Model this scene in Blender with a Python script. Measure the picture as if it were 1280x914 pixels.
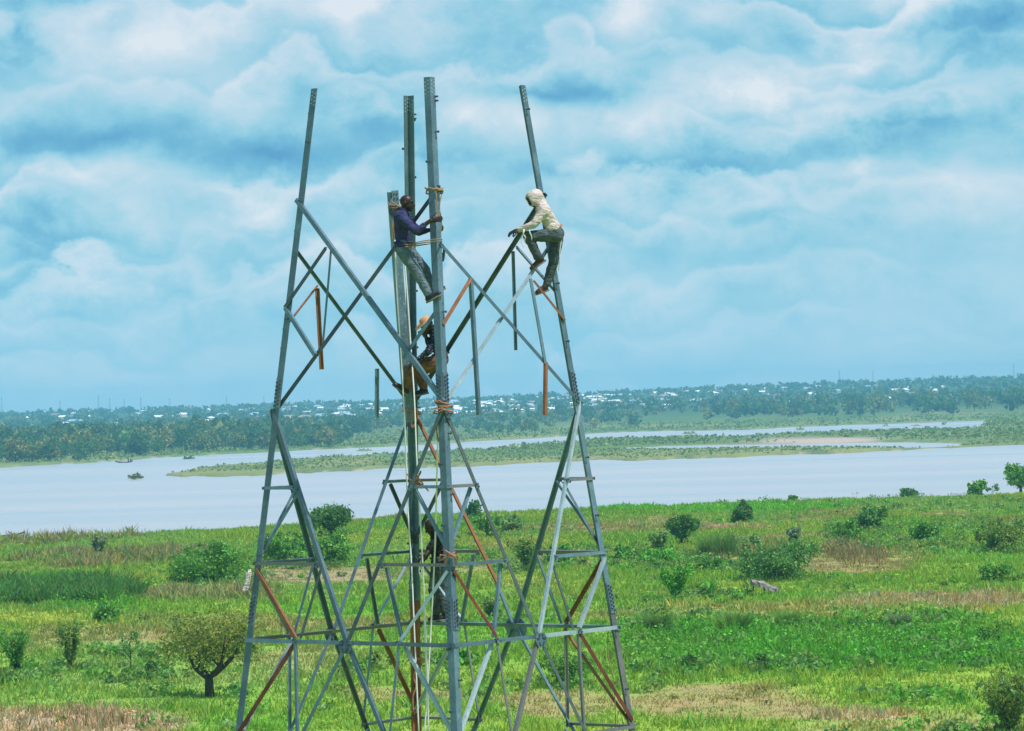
import bpy, bmesh, math, random
import numpy as np
from mathutils import Vector, Matrix

# ------------------------------------------------------------------ camera, sky, sun, exposure
for o in list(bpy.data.objects):
    bpy.data.objects.remove(o)
scene = bpy.context.scene
COL = scene.collection
CAM_H = 16.0
FPX, PITCH, ROLL = 4532.5, 0.0098, 0.0268
cp_, sp_, cr_, sr_ = math.cos(PITCH), math.sin(PITCH), math.cos(ROLL), math.sin(ROLL)
U_ = Vector((1, 0, 0)); V_ = Vector((0, -sp_, cp_)); F_ = Vector((0, cp_, sp_))
right = cr_ * U_ - sr_ * V_
up = sr_ * U_ + cr_ * V_
cam_d = bpy.data.cameras.new('camera')
cam_d.sensor_width = 36.0
cam_d.lens = 36.0 * FPX / 1280.0
cam_d.clip_start = 0.5
cam_d.clip_end = 60000.0
cam = bpy.data.objects.new('camera', cam_d)
COL.objects.link(cam)
M = Matrix.Identity(4)
for i in range(3):
    M[i][0] = right[i]; M[i][1] = up[i]; M[i][2] = -F_[i]
M[0][3], M[1][3], M[2][3] = 0, 0, CAM_H
cam.matrix_world = M
scene.camera = cam

SUN_EL, SUN_AZ = math.radians(62), math.radians(128)      # azimuth clockwise from +Y (view direction)
sun_dir = Vector((math.sin(SUN_AZ) * math.cos(SUN_EL), math.cos(SUN_AZ) * math.cos(SUN_EL), math.sin(SUN_EL)))
sl = bpy.data.lights.new('sun', 'SUN')
sl.energy = 4.9
sl.angle = math.radians(0.9)
sl.color = (1.0, 0.955, 0.88)
so = bpy.data.objects.new('sun', sl)
so.rotation_euler = sun_dir.to_track_quat('Z', 'Y').to_euler()
so.location = (0, 0, 200)
COL.objects.link(so)

scene.view_settings.view_transform = 'Standard'
scene.view_settings.look = 'None'
scene.view_settings.gamma = 1.0
scene.view_settings.exposure = 0.0
scene.view_settings.use_curve_mapping = False
scene.cycles.use_denoising = True
scene.cycles.max_bounces = 6
scene.cycles.volume_bounces = 1
scene.cycles.transparent_max_bounces = 12


def px_dir(px, py):
    dx, dy = px - 640.0, py - 457.0
    ix = cr_ * dx - sr_ * dy
    iy = sr_ * dx + cr_ * dy
    return Vector((ix / FPX, cp_ + sp_ * iy / FPX, sp_ - cp_ * iy / FPX))


def srgb(r, g, b):
    f = lambda c: (c / 255 / 12.92) if c <= 10 else ((c / 255 + 0.055) / 1.055) ** 2.4
    return (f(r), f(g), f(b), 1.0)


class NT:
    """small helper for node graphs"""
    def __init__(self, tree):
        self.t = tree; self.n = tree.nodes; self.l = tree.links

    def node(self, kind, **kw):
        nd = self.n.new(kind)
        for k, v in kw.items():
            if k == 'inp':
                for i, val in v.items():
                    if hasattr(val, 'is_output') or hasattr(val, 'links'):
                        self.l.new(val, nd.inputs[i])
                    else:
                        nd.inputs[i].default_value = val
            else:
                setattr(nd, k, v)
        return nd

    def math(self, op, a, b=None, c=None, clamp=False):
        nd = self.n.new('ShaderNodeMath'); nd.operation = op; nd.use_clamp = clamp
        for i, val in enumerate((a, b, c)):
            if val is None: continue
            if hasattr(val, 'links'): self.l.new(val, nd.inputs[i])
            else: nd.inputs[i].default_value = val
        return nd.outputs[0]

    def mix(self, fac, a, b, blend='MIX'):
        nd = self.n.new('ShaderNodeMix'); nd.data_type = 'RGBA'; nd.blend_type = blend
        for s, val in ((nd.inputs[0], fac), (nd.inputs[6], a), (nd.inputs[7], b)):
            if hasattr(val, 'links'): self.l.new(val, s)
            else: s.default_value = val
        return nd.outputs[2]

    def ramp(self, fac, stops, interp='LINEAR'):
        nd = self.n.new('ShaderNodeValToRGB'); self.l.new(fac, nd.inputs[0])
        cr = nd.color_ramp; cr.interpolation = interp
        while len(cr.elements) < len(stops): cr.elements.new(0.5)
        for e, (p, c) in zip(cr.elements, stops):
            e.position = p; e.color = c
        return nd.outputs[0]

    def noise(self, vec, scale, detail=4, rough=0.55, dist=0.0, lac=2.0):
        nd = self.n.new('ShaderNodeTexNoise')
        if vec is not None: self.l.new(vec, nd.inputs['Vector'])
        nd.inputs['Scale'].default_value = scale
        nd.inputs['Detail'].default_value = detail
        nd.inputs['Roughness'].default_value = rough
        nd.inputs['Distortion'].default_value = dist
        nd.inputs['Lacunarity'].default_value = lac
        return nd.outputs[0]


def build_world():
    w = bpy.data.worlds.new('World')
    scene.world = w
    w.use_nodes = True
    w.node_tree.nodes.clear()
    g = NT(w.node_tree)
    out = g.node('ShaderNodeOutputWorld')
    bg = g.node('ShaderNodeBackground')
    sky = g.node('ShaderNodeTexSky', sky_type='NISHITA', sun_disc=False, sun_elevation=SUN_EL, sun_rotation=SUN_AZ)
    sky.air_density = 1.0; sky.dust_density = 1.0; sky.ozone_density = 1.2
    co = g.node('ShaderNodeTexCoord').outputs['Generated']
    st = g.node('ShaderNodeVectorMath', operation='MULTIPLY', inp={0: co, 1: (1.0, 1.0, 1.25)}).outputs[0]
    warp = g.node('ShaderNodeTexNoise', inp={'Vector': st, 'Scale': 34.0, 'Detail': 5.0, 'Roughness': 0.6}).outputs['Color']
    wv = g.node('ShaderNodeVectorMath', operation='SUBTRACT', inp={0: warp, 1: (0.5, 0.5, 0.5)}).outputs[0]
    wv = g.node('ShaderNodeVectorMath', operation='SCALE', inp={0: wv, 3: 0.014}).outputs[0]
    pw = g.node('ShaderNodeVectorMath', operation='ADD', inp={0: st, 1: wv}).outputs[0]
    cw = g.node('ShaderNodeVectorMath', operation='MULTIPLY_ADD', inp={0: wv, 1: (3.2, 3.2, 1.15), 2: co}).outputs[0]
    n1 = g.noise(pw, 27.0, 7, 0.60)
    n3 = g.noise(pw, 60.0, 6, 0.62)
    # cloud masses standing in this part of the sky: (px, py, rx, ry, weight)
    blobs = [(205, 62, 215, 92, .62), (430, 10, 190, 75, .52), (770, 18, 150, 60, .50), (930, 108, 175, 62, .50), (1075, 82, 130, 58, .52),
             (1120, 0, 100, 48, .42), (1055, 212, 110, 40, .52), (770, 165, 210, 60, .26), (1180, 240, 170, 55, .34), (650, 300, 190, 75, .28),
             (110, 215, 240, 45, .34), (300, 275, 330, 70, .26), (590, 150, 150, 60, .30), (330, 130, 120, 70, .30), (900, 265, 190, 40, .28),
             (120, 172, 300, 40, -.46), (330, 195, 200, 32, -.40), (690, 122, 180, 28, -.36), (1245, 25, 110, 52, -.45), (950, 278, 170, 22, -.22),
             (560, 205, 200, 32, -.24), (1230, 140, 120, 80, -.12), (20, 40, 80, 70, -.42), (720, 215, 180, 30, -.26), (860, 215, 120, 26, -.26), (1130, 150, 150, 25, -.2),
             (480, 160, 80, 40, -.2)]
    total = None
    for (bx_, by_, rx_, ry_, wt_) in blobs:
        d = px_dir(bx_, by_).normalized()
        ku, kv = FPX / rx_, FPX / ry_
        mp = g.node('ShaderNodeMapping', vector_type='POINT', inp={0: cw})
        mp.inputs['Scale'].default_value = (ku, ku * 0.3, kv)
        mp.inputs['Location'].default_value = (-d.x * ku, -d.y * ku * 0.3, -d.z * kv)
        gr = g.node('ShaderNodeTexGradient', gradient_type='QUADRATIC_SPHERE', inp={0: mp.outputs[0]})
        total = g.math('MULTIPLY_ADD', gr.outputs['Fac'], wt_ * 1.15, total if total is not None else 0.0)
    # brightness: broad masses + billows + lit upper rims
    sep = g.node('ShaderNodeSeparateXYZ', inp={0: co})
    elev = sep.outputs[2]
    hz = g.node('ShaderNodeMapRange', interpolation_type='SMOOTHSTEP', inp={0: elev, 1: -0.002, 2: 0.046, 3: 0.12, 4: 1.0}).outputs[0]
    # stacked cumulus: every bank is dark and flat at its base, bright and billowing at its top
    flat = g.node('ShaderNodeVectorMath', operation='MULTIPLY', inp={0: co, 1: (1.0, 1.0, 0.8)}).outputs[0]

    def cells(scale):
        return g.node('ShaderNodeTexVoronoi', feature='SMOOTH_F1', inp={'Vector': pw, 'Scale': scale, 'Smoothness': 0.35}).outputs['Distance']
    puff = g.math('MULTIPLY_ADD', cells(95.0), 0.45, cells(42.0))

    def banks(period, seed, warp_, bill):
        lo = g.noise(g.node('ShaderNodeVectorMath', operation='ADD', inp={0: flat, 1: (seed, seed * .7, 0.0)}).outputs[0], 15.0, 2, 0.5)
        ph = g.math('MULTIPLY_ADD', lo, warp_, g.math('MULTIPLY', elev, FPX / period))
        ph = g.math('MULTIPLY_ADD', g.math('SUBTRACT', n1, 0.5), bill, ph)
        ph = g.math('MULTIPLY_ADD', g.math('SUBTRACT', n3, 0.5), bill * 0.8, ph)
        ph = g.math('MULTIPLY_ADD', puff, bill * 0.5, ph)
        w_ = g.math('FRACT', ph)
        up1 = g.math('POWER', w_, 1.5)
        drop = g.node('ShaderNodeMapRange', interpolation_type='SMOOTHSTEP', inp={0: w_, 1: 0.80, 2: 1.0, 3: 1.0, 4: 0.0}).outputs[0]
        am = g.noise(g.node('ShaderNodeVectorMath', operation='ADD', inp={0: st, 1: (seed + 3.1, 0.0, 0.0)}).outputs[0], 14.0, 2, 0.5)
        am = g.node('ShaderNodeMapRange', interpolation_type='SMOOTHSTEP', inp={0: am, 1: 0.36, 2: 0.62, 3: 0.15, 4: 1.0}).outputs[0]
        return g.math('MULTIPLY', g.math('MULTIPLY_ADD', up1, drop, -0.38), am)

    tot = g.math('MULTIPLY', total, 0.92)
    b = g.math('MULTIPLY_ADD', banks(120.0, 0.0, 2.3, 1.0), 0.46, tot)
    b = g.math('MULTIPLY_ADD', banks(72.0, 5.3, 2.8, 1.2), 0.30, b)
    b = g.math('MULTIPLY_ADD', g.math('SUBTRACT', n1, 0.5), 0.50, b)
    b = g.math('MULTIPLY_ADD', g.math('SUBTRACT', n3, 0.5), 0.34, b)
    b = g.math('MULTIPLY', b, g.math('MULTIPLY_ADD', hz, 0.88, 0.12))
    b = g.math('ADD', b, g.math('MULTIPLY_ADD', hz, -0.07, 0.62), clamp=True)
    k = 10.0
    sc = lambda c, m=1.0: (c[0] * k * m, c[1] * k * m, c[2] * k * m, 1)
    cl = g.ramp(b, [(0.0, sc(srgb(84, 158, 206))), (0.26, sc(srgb(112, 184, 220))), (0.44, sc(srgb(148, 208, 232))),
                    (0.60, sc(srgb(180, 219, 238))), (0.80, sc(srgb(212, 230, 244))), (1.0, sc(srgb(238, 243, 250)))])
    # above the photograph's sky broken cloud is thinned to weaken the skylight; the open sky is the sky texture
    tint = g.mix(1.0, sky.outputs[0], (0.62, 0.95, 1.06, 1), 'MULTIPLY')
    cov = g.node('ShaderNodeMapRange', interpolation_type='SMOOTHSTEP', inp={0: elev, 1: 0.0, 2: 0.45, 3: 0.88, 4: 0.38}).outputs[0]
    colr = g.mix(cov, tint, cl)
    g.l.new(colr, bg.inputs[0])
    bg.inputs[1].default_value = 0.1
    g.l.new(bg.outputs[0], out.inputs[0])
    w.cycles.sampling_method = 'NONE'


build_world()

# ------------------------------------------------------------------ helpers
CAMV = Vector((0, 0, CAM_H))


def at_Y(px, py, Y):
    d = px_dir(px, py)
    return CAMV + d * (Y / d.y)


def at_z(px, py, z):
    d = px_dir(px, py)
    return CAMV + d * ((z - CAM_H) / d.z)


def to_px(x, y, z):
    """numpy arrays -> picture position, used to find which patch of ground a point lies in"""
    Z = z - CAM_H
    d = y * cp_ + Z * sp_
    ix = FPX * x / d
    iy = -FPX * (-y * sp_ + Z * cp_) / d
    return 640 + cr_ * ix + sr_ * iy, 457 - sr_ * ix + cr_ * iy


def link(o, parent=None):
    COL.objects.link(o)
    if parent is not None: o.parent = parent
    return o


def tag(o, label, cat, group=None, kind=None):
    if label: o['label'] = label
    if cat: o['category'] = cat
    if group: o['group'] = group
    if kind: o['kind'] = kind
    return o


def empty(name, loc=(0, 0, 0)):
    o = bpy.data.objects.new(name, None)
    o.location = loc
    o.empty_display_size = 0.2
    return link(o)


def np_mesh(name, V, quads=None, tris=None, mats=(), col=None, smooth=False, midx=None):
    V = np.asarray(V, dtype=np.float32).reshape(-1, 3)
    me = bpy.data.meshes.new(name)
    nq = 0 if quads is None else len(quads)
    nt = 0 if tris is None else len(tris)
    me.vertices.add(len(V)); me.vertices.foreach_set('co', V.ravel())
    li, starts, tot = [], [], 0
    if nq:
        li.append(np.asarray(quads, dtype=np.int32).ravel()); starts.append(np.arange(nq, dtype=np.int32) * 4); tot = nq * 4
    if nt:
        li.append(np.asarray(tris, dtype=np.int32).ravel()); starts.append(np.arange(nt, dtype=np.int32) * 3 + tot)
    li = np.concatenate(li); starts = np.concatenate(starts)
    me.loops.add(len(li)); me.loops.foreach_set('vertex_index', li)
    me.polygons.add(len(starts)); me.polygons.foreach_set('loop_start', starts)
    if midx is not None: me.polygons.foreach_set('material_index', np.asarray(midx, dtype=np.int32))
    me.polygons.foreach_set('use_smooth', np.full(len(starts), bool(smooth)))
    for m in mats: me.materials.append(m)
    me.update(calc_edges=True)
    me.validate()
    if col is not None:
        a = me.color_attributes.new('Col', 'FLOAT_COLOR', 'POINT')
        c = np.ones((len(V), 4), dtype=np.float32); c[:, :3] = col
        a.data.foreach_set('color', c.ravel())
    return me


def obj(name, me, parent=None, loc=None):
    o = bpy.data.objects.new(name, me)
    if loc is not None: o.location = loc
    return link(o, parent)


def bm_mesh(name, bm, mats, smooth=False):
    bmesh.ops.recalc_face_normals(bm, faces=bm.faces)
    me = bpy.data.meshes.new(name)
    bm.to_mesh(me); bm.free()
    for m in mats: me.materials.append(m)
    me.polygons.foreach_set('use_smooth', [bool(smooth)] * len(me.polygons))
    return me


def frame_of(a, hint=Vector((0, 0, 1))):
    a = a.normalized()
    if abs(a.dot(hint)) > 0.95: hint = Vector((1, 0, 0))
    b = a.cross(hint).normalized()
    return a, b, b.cross(a).normalized()


def tube_data(pts, rad, sides=6, cap=True):
    pts = [Vector(p) for p in pts]
    n = len(pts)
    rad = [rad] * n if not hasattr(rad, '__len__') else list(rad)
    V, Q, T = [], [], []
    ref = None
    for i, p in enumerate(pts):
        t = (pts[min(i + 1, n - 1)] - pts[max(i - 1, 0)])
        t = t.normalized() if t.length > 1e-9 else Vector((0, 0, 1))
        if ref is None:
            _, b, c = frame_of(t)
        else:
            b = (ref - t * ref.dot(t))
            b = b.normalized() if b.length > 1e-6 else frame_of(t)[1]
            c = t.cross(b)
        ref = b
        for k in range(sides):
            an = 2 * math.pi * k / sides
            V.append(p + (b * math.cos(an) + c * math.sin(an)) * rad[i])
    for i in range(n - 1):
        for k in range(sides):
            k2 = (k + 1) % sides
            Q.append((i * sides + k, i * sides + k2, (i + 1) * sides + k2, (i + 1) * sides + k))
    if cap:
        V.append(pts[0]); V.append(pts[-1])
        for k in range(sides):
            k2 = (k + 1) % sides
            T.append((len(V) - 2, k2, k)); T.append((len(V) - 1, (n - 1) * sides + k, (n - 1) * sides + k2))
    return V, Q, T


def tubes_mesh(name, chains, mat, sides=6, smooth=True):
    V, Q, T = [], [], []
    for pts, rad in chains:
        v, q, t = tube_data(pts, rad, sides)
        o = len(V)
        V += [tuple(p) for p in v]
        Q += [tuple(i + o for i in f) for f in q]
        T += [tuple(i + o for i in f) for f in t]
    return np_mesh(name, V, Q, T, (mat,), smooth=smooth)


def spline(pts, n=8):
    """Catmull-Rom through the points"""
    pts = [Vector(p) for p in pts]
    P = [pts[0] * 2 - pts[1]] + pts + [pts[-1] * 2 - pts[-2]]
    out = []
    for i in range(1, len(P) - 2):
        for k in range(n):
            t = k / n
            a, b, c, d = P[i - 1], P[i], P[i + 1], P[i + 2]
            out.append(0.5 * ((2 * b) + (c - a) * t + (2 * a - 5 * b + 4 * c - d) * t * t + (3 * b - a - 3 * c + d) * t ** 3))
    out.append(pts[-1])
    return out


_rng = np.random.default_rng(7)
_LAT = _rng.random((256, 256)).astype(np.float64)


def vnoise(x, y):
    xi = np.floor(x).astype(int); yi = np.floor(y).astype(int)
    fx = x - xi; fy = y - yi
    fx = fx * fx * (3 - 2 * fx); fy = fy * fy * (3 - 2 * fy)
    a = _LAT[xi % 256, yi % 256]; b = _LAT[(xi + 1) % 256, yi % 256]
    c = _LAT[xi % 256, (yi + 1) % 256]; d = _LAT[(xi + 1) % 256, (yi + 1) % 256]
    return (a * (1 - fx) + b * fx) * (1 - fy) + (c * (1 - fx) + d * fx) * fy


def fbm(x, y, o=4):
    s, a, t = 0, 1.0, 0
    for i in range(o):
        s = s + a * vnoise(x * 2 ** i + 17.3 * i, y * 2 ** i + 9.1 * i); t += a; a *= 0.5
    return s / t


def sstep(a, b, x):
    t = np.clip((x - a) / (b - a), 0, 1)
    return t * t * (3 - 2 * t)


# ------------------------------------------------------------------ materials
def new_mat(name):
    m = bpy.data.materials.new(name); m.use_nodes = True
    m.node_tree.nodes.clear()
    g = NT(m.node_tree)
    out = g.node('ShaderNodeOutputMaterial')
    return m, g, out


def principled(g, out, color, rough=0.6, metal=0.0, bump=None, bump_s=0.2, bump_d=0.01, spec=0.4):
    p = g.node('ShaderNodeBsdfPrincipled')
    for s, val in ((p.inputs['Base Color'], color), (p.inputs['Roughness'], rough), (p.inputs['Metallic'], metal)):
        if hasattr(val, 'links'): g.l.new(val, s)
        else: s.default_value = val
    p.inputs['Specular IOR Level'].default_value = spec
    if bump is not None:
        b = g.node('ShaderNodeBump', inp={'Height': bump, 'Strength': bump_s, 'Distance': bump_d})
        g.l.new(b.outputs[0], p.inputs['Normal'])
    g.l.new(p.outputs[0], out.inputs[0])
    return p


def metal_mat(name, c1, c2, c3, rough=0.5, metal=0.35, streak=1.0, grime=None):
    m, g, out = new_mat(name)
    co = g.node('ShaderNodeTexCoord').outputs['Object']
    geo = g.node('ShaderNodeObjectInfo').outputs['Random']
    n = g.noise(co, 2.2, 5, 0.6)
    n2 = g.noise(co, 23.0, 4, 0.7)
    st = g.node('ShaderNodeVectorMath', operation='MULTIPLY', inp={0: co, 1: (14, 14, 1.2)}).outputs[0]
    n3 = g.noise(st, 2.0, 4, 0.6)
    f = g.math('MULTIPLY_ADD', n2, 0.35, g.math('MULTIPLY', n, 0.65))
    c = g.ramp(f, [(0.34, c1), (0.52, c2), (0.70, c3)])
    c = g.mix(g.math('MULTIPLY', g.node('ShaderNodeMapRange', inp={0: n3, 1: 0.5, 2: 0.75, 3: 0.0, 4: 0.45}).outputs[0], streak), c, c1)
    if grime is not None:
        gm = g.noise(co, 3.1, 6, 0.68, 0.8)
        c = g.mix(g.node('ShaderNodeMapRange', interpolation_type='SMOOTHSTEP', inp={0: gm, 1: 0.60, 2: 0.74, 3: 0.0, 4: 0.75}).outputs[0], c, grime)
    v = g.math('MULTIPLY_ADD', geo, 0.44, 0.78)
    hsv = g.node('ShaderNodeHueSaturation', inp={'Color': c, 'Value': v})
    r = g.math('MULTIPLY_ADD', n2, 0.3, rough - 0.15)
    principled(g, out, hsv.outputs[0], r, metal, n2, 0.15, 0.004)
    return m


L4 = lambda r, g, b: (r, g, b, 1)
STEEL = metal_mat('galvanised_steel', L4(.075, .125, .165), L4(.125, .200, .250), L4(.22, .315, .37), 0.48, 0.25, grime=L4(.13, .075, .05))
STEEL_PALE_LIT = metal_mat('pale_lit_steel', L4(.22, .30, .34), L4(.36, .44, .49), L4(.52, .58, .62), 0.42, 0.25)  # light on up-facing flanges mixed into this steel's colour; also used for hole rims
STEEL_SHADED = metal_mat('shaded_steel', L4(.045, .064, .075), L4(.085, .115, .128), L4(.14, .17, .18), 0.55, 0.2, grime=L4(.10, .055, .04))  # darker copy of the steel: shade on turned-away flanges put into its colour
STEEL_GREY = metal_mat('weathered_steel', L4(.12, .13, .15), L4(.20, .20, .21), L4(.28, .26, .25), 0.55, 0.25)
RUST = metal_mat('orange_rust', L4(.14, .055, .030), L4(.26, .105, .055), L4(.36, .18, .115), 0.85, 0.0, grime=L4(.09, .055, .05))
PRIMER = metal_mat('maroon_primer', L4(.07, .012, .010), L4(.13, .028, .020), L4(.24, .075, .045), 0.7, 0.0)
BOLT = metal_mat('bolt_steel', L4(.05, .05, .07), L4(.09, .09, .12), L4(.14, .14, .18), 0.5, 0.5)


def cloth_mat(name, c1, c2, scale=9.0, pattern=None):
    m, g, out = new_mat(name)
    co = g.node('ShaderNodeTexCoord').outputs['Object']
    n = g.noise(co, scale, 5, 0.6, 0.6)
    c = g.ramp(n, [(0.32, c1), (0.68, c2)])
    if pattern is not None:
        v = g.node('ShaderNodeTexVoronoi', inp={'Vector': co, 'Scale': 30.0}).outputs['Distance']
        c = g.mix(g.node('ShaderNodeMapRange', inp={0: v, 1: 0.22, 2: 0.38, 3: 1.0, 4: 0.0}).outputs[0], c, pattern)
    st = g.node('ShaderNodeVectorMath', operation='MULTIPLY', inp={0: co, 1: (1, 1, 2.6)}).outputs[0]
    fold = g.noise(st, 7.0, 3, 0.5, 1.2)
    principled(g, out, c, 0.9, 0.0, fold, 0.9, 0.05, spec=0.15)
    return m


def plain_mat(name, c1, c2, scale=6.0, rough=0.7, bump=0.2, dist=0.01, spec=0.3):
    m, g, out = new_mat(name)
    co = g.node('ShaderNodeTexCoord').outputs['Object']
    n = g.noise(co, scale, 5, 0.6)
    c = g.ramp(n, [(0.3, c1), (0.7, c2)])
    principled(g, out, c, rough, 0.0, n, bump, dist, spec)
    return m


SKIN = plain_mat('dark_skin', L4(.018, .009, .006), L4(.042, .021, .014), 12, 0.45, 0.1, 0.003, 0.4)
SHIRT_BLUE = cloth_mat('navy_shirt_cloth', L4(.026, .030, .085), L4(.055, .060, .15))
JEANS = cloth_mat('grey_blue_denim', L4(.075, .11, .14), L4(.16, .21, .25))
TROUSER_DARK = cloth_mat('slate_trouser_cloth', L4(.045, .060, .070), L4(.110, .135, .15))
HOODIE = cloth_mat('cream_hoodie_cloth', L4(.46, .375, .345), L4(.66, .56, .52))
SHIRT_PATTERN = cloth_mat('patterned_dark_cloth', L4(.012, .014, .03), L4(.03, .035, .07), 9.0, L4(.22, .24, .30))
KHAKI = cloth_mat('tan_trouser_cloth', L4(.11, .052, .034), L4(.23, .115, .072))
BLACK_CLOTH = cloth_mat('black_cloth', L4(.010, .010, .016), L4(.024, .026, .036))
TROUSER_GREEN = cloth_mat('charcoal_green_cloth', L4(.035, .045, .046), L4(.090, .105, .10))
SHOE = plain_mat('black_shoe_leather', L4(.008, .008, .010), L4(.03, .028, .03), 20, 0.5, 0.2, 0.004)
SHOE_BROWN = plain_mat('brown_shoe_leather', L4(.022, .010, .008), L4(.07, .032, .022), 20, 0.5, 0.2, 0.004)
SOLE = plain_mat('shoe_sole_rubber', L4(.10, .10, .10), L4(.22, .22, .21), 30, 0.7)
STRAW_HAT = plain_mat('woven_straw', L4(.42, .20, .09), L4(.64, .36, .19), 60, 0.8, 0.5, 0.004)
EYE = plain_mat('eye_white', L4(.10, .09, .08), L4(.20, .18, .17), 40, 0.5)
ROPE = plain_mat('hemp_rope', L4(.18, .11, .055), L4(.42, .28, .16), 90, 0.9, 0.6, 0.006)
ROPE_ORANGE = plain_mat('orange_rope', L4(.20, .07, .035), L4(.62, .30, .17), 90, 0.9, 0.6, 0.006)
ROPE_WHITE = plain_mat('white_rope', L4(.60, .60, .58), L4(.80, .80, .78), 90, 0.9, 0.6, 0.006)
ROPE_DARK = plain_mat('dark_strap', L4(.02, .02, .03), L4(.05, .05, .06), 60, 0.8, 0.3, 0.004)
RAG = cloth_mat('pale_rag_cloth', L4(.55, .42, .46), L4(.80, .74, .76))
BARK = plain_mat('bark', L4(.030, .022, .016), L4(.085, .062, .045), 9, 0.95, 0.8, 0.05)
THATCH = plain_mat('weathered_thatch', L4(.12, .10, .10), L4(.40, .34, .34), 7, 0.95, 0.8, 0.1)
CONCRETE = plain_mat('concrete', L4(.30, .29, .27), L4(.42, .40, .37), 3, 0.9, 0.3, 0.02)
DRIFTWOOD = plain_mat('driftwood', L4(.10, .07, .05), L4(.20, .15, .12), 5, 0.9)
CANOE = plain_mat('canoe_wood', L4(.05, .04, .035), L4(.11, .09, .08), 3, 0.8)


def leaf_mat(name, transl=0.32, rough=0.6):
    m, g, out = new_mat(name)
    c = g.node('ShaderNodeAttribute', attribute_name='Col').outputs['Color']
    d = g.node('ShaderNodeBsdfPrincipled', inp={'Base Color': c, 'Roughness': rough})
    d.inputs['Specular IOR Level'].default_value = 0.25
    t = g.node('ShaderNodeBsdfTranslucent', inp={'Color': g.mix(0.5, c, (0.22, 0.40, 0.03, 1))})
    mx = g.node('ShaderNodeMixShader', inp={0: transl, 1: d.outputs[0], 2: t.outputs[0]})
    g.l.new(mx.outputs[0], out.inputs[0])
    return m


LEAF = leaf_mat('foliage')
GRASS = leaf_mat('grass_blades', 0.42, 0.7)


def far_mat(name, base, var):
    m, g, out = new_mat(name)
    r = g.node('ShaderNodeObjectInfo').outputs['Random']
    n = g.noise(g.node('ShaderNodeTexCoord').outputs['Object'], 0.6, 3)
    c = g.mix(g.math('MULTIPLY_ADD', n, 0.5, g.math('MULTIPLY', r, 0.5)), base, var)
    principled(g, out, c, 0.6)
    return m


ROOF_WHITE = far_mat('white_sheet_roof', L4(.75, .75, .75), L4(.9, .9, .9))
ROOF_BLUE = far_mat('pale_blue_sheet_roof', L4(.28, .38, .50), L4(.44, .54, .64))
ROOF_RUST = far_mat('rusty_sheet_roof', L4(.25, .15, .10), L4(.42, .30, .22))
WALL_PALE = far_mat('plastered_wall', L4(.42, .36, .28), L4(.66, .60, .52))

# ------------------------------------------------------------------ ground, river, islands
WATER_Z = -5.0


def curve_u(pts, z):
    """picture points of a shoreline -> (u = x/y, y) samples on the plane z"""
    r = [at_z(a, b, z) for a, b in pts]
    return np.array([p.x / p.y for p in r]), np.array([p.y for p in r])


NB_U, NB_Y = curve_u([(-260, 690), (0, 677), (100, 672), (200, 667), (300, 660), (400, 652), (500, 646), (640, 640.5), (760, 634.5), (900, 629), (1000, 625.5),
                      (1100, 622.5), (1240, 619.5), (1540, 610)], 0.35)
FS_U, FS_Y = curve_u([(-260, 598), (0, 585), (100, 579.5), (200, 573), (250, 570), (320, 566.5), (400, 562.5), (480, 559), (560, 554.5), (640, 549.5), (700, 546),
                      (750, 541.5), (850, 538.5), (936, 537.5), (1010, 533.5), (1073, 531), (1145, 529), (1223, 526.5), (1540, 513)], WATER_Z)
IN_U, IN_Y = curve_u([(196, 595), (230, 597.5), (330, 595), (400, 591.5), (480, 586.5), (560, 584.5), (640, 581), (700, 578), (750, 574.5), (800, 577), (850, 574), (930, 571.5),
                      (1000, 569), (1060, 567), (1120, 564), (1180, 560.5), (1240, 558), (1280, 556), (1540, 548)], WATER_Z)
IF_U, IF_Y = curve_u([(196, 594.5), (260, 586), (330, 580), (400, 574), (480, 570), (560, 566), (640, 559.5), (700, 555.5), (750, 550.5), (850, 547.5), (936, 546), (1010, 542.5),
                      (1073, 540), (1145, 538.5), (1223, 536), (1250, 519), (1540, 500)], WATER_Z)


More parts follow.
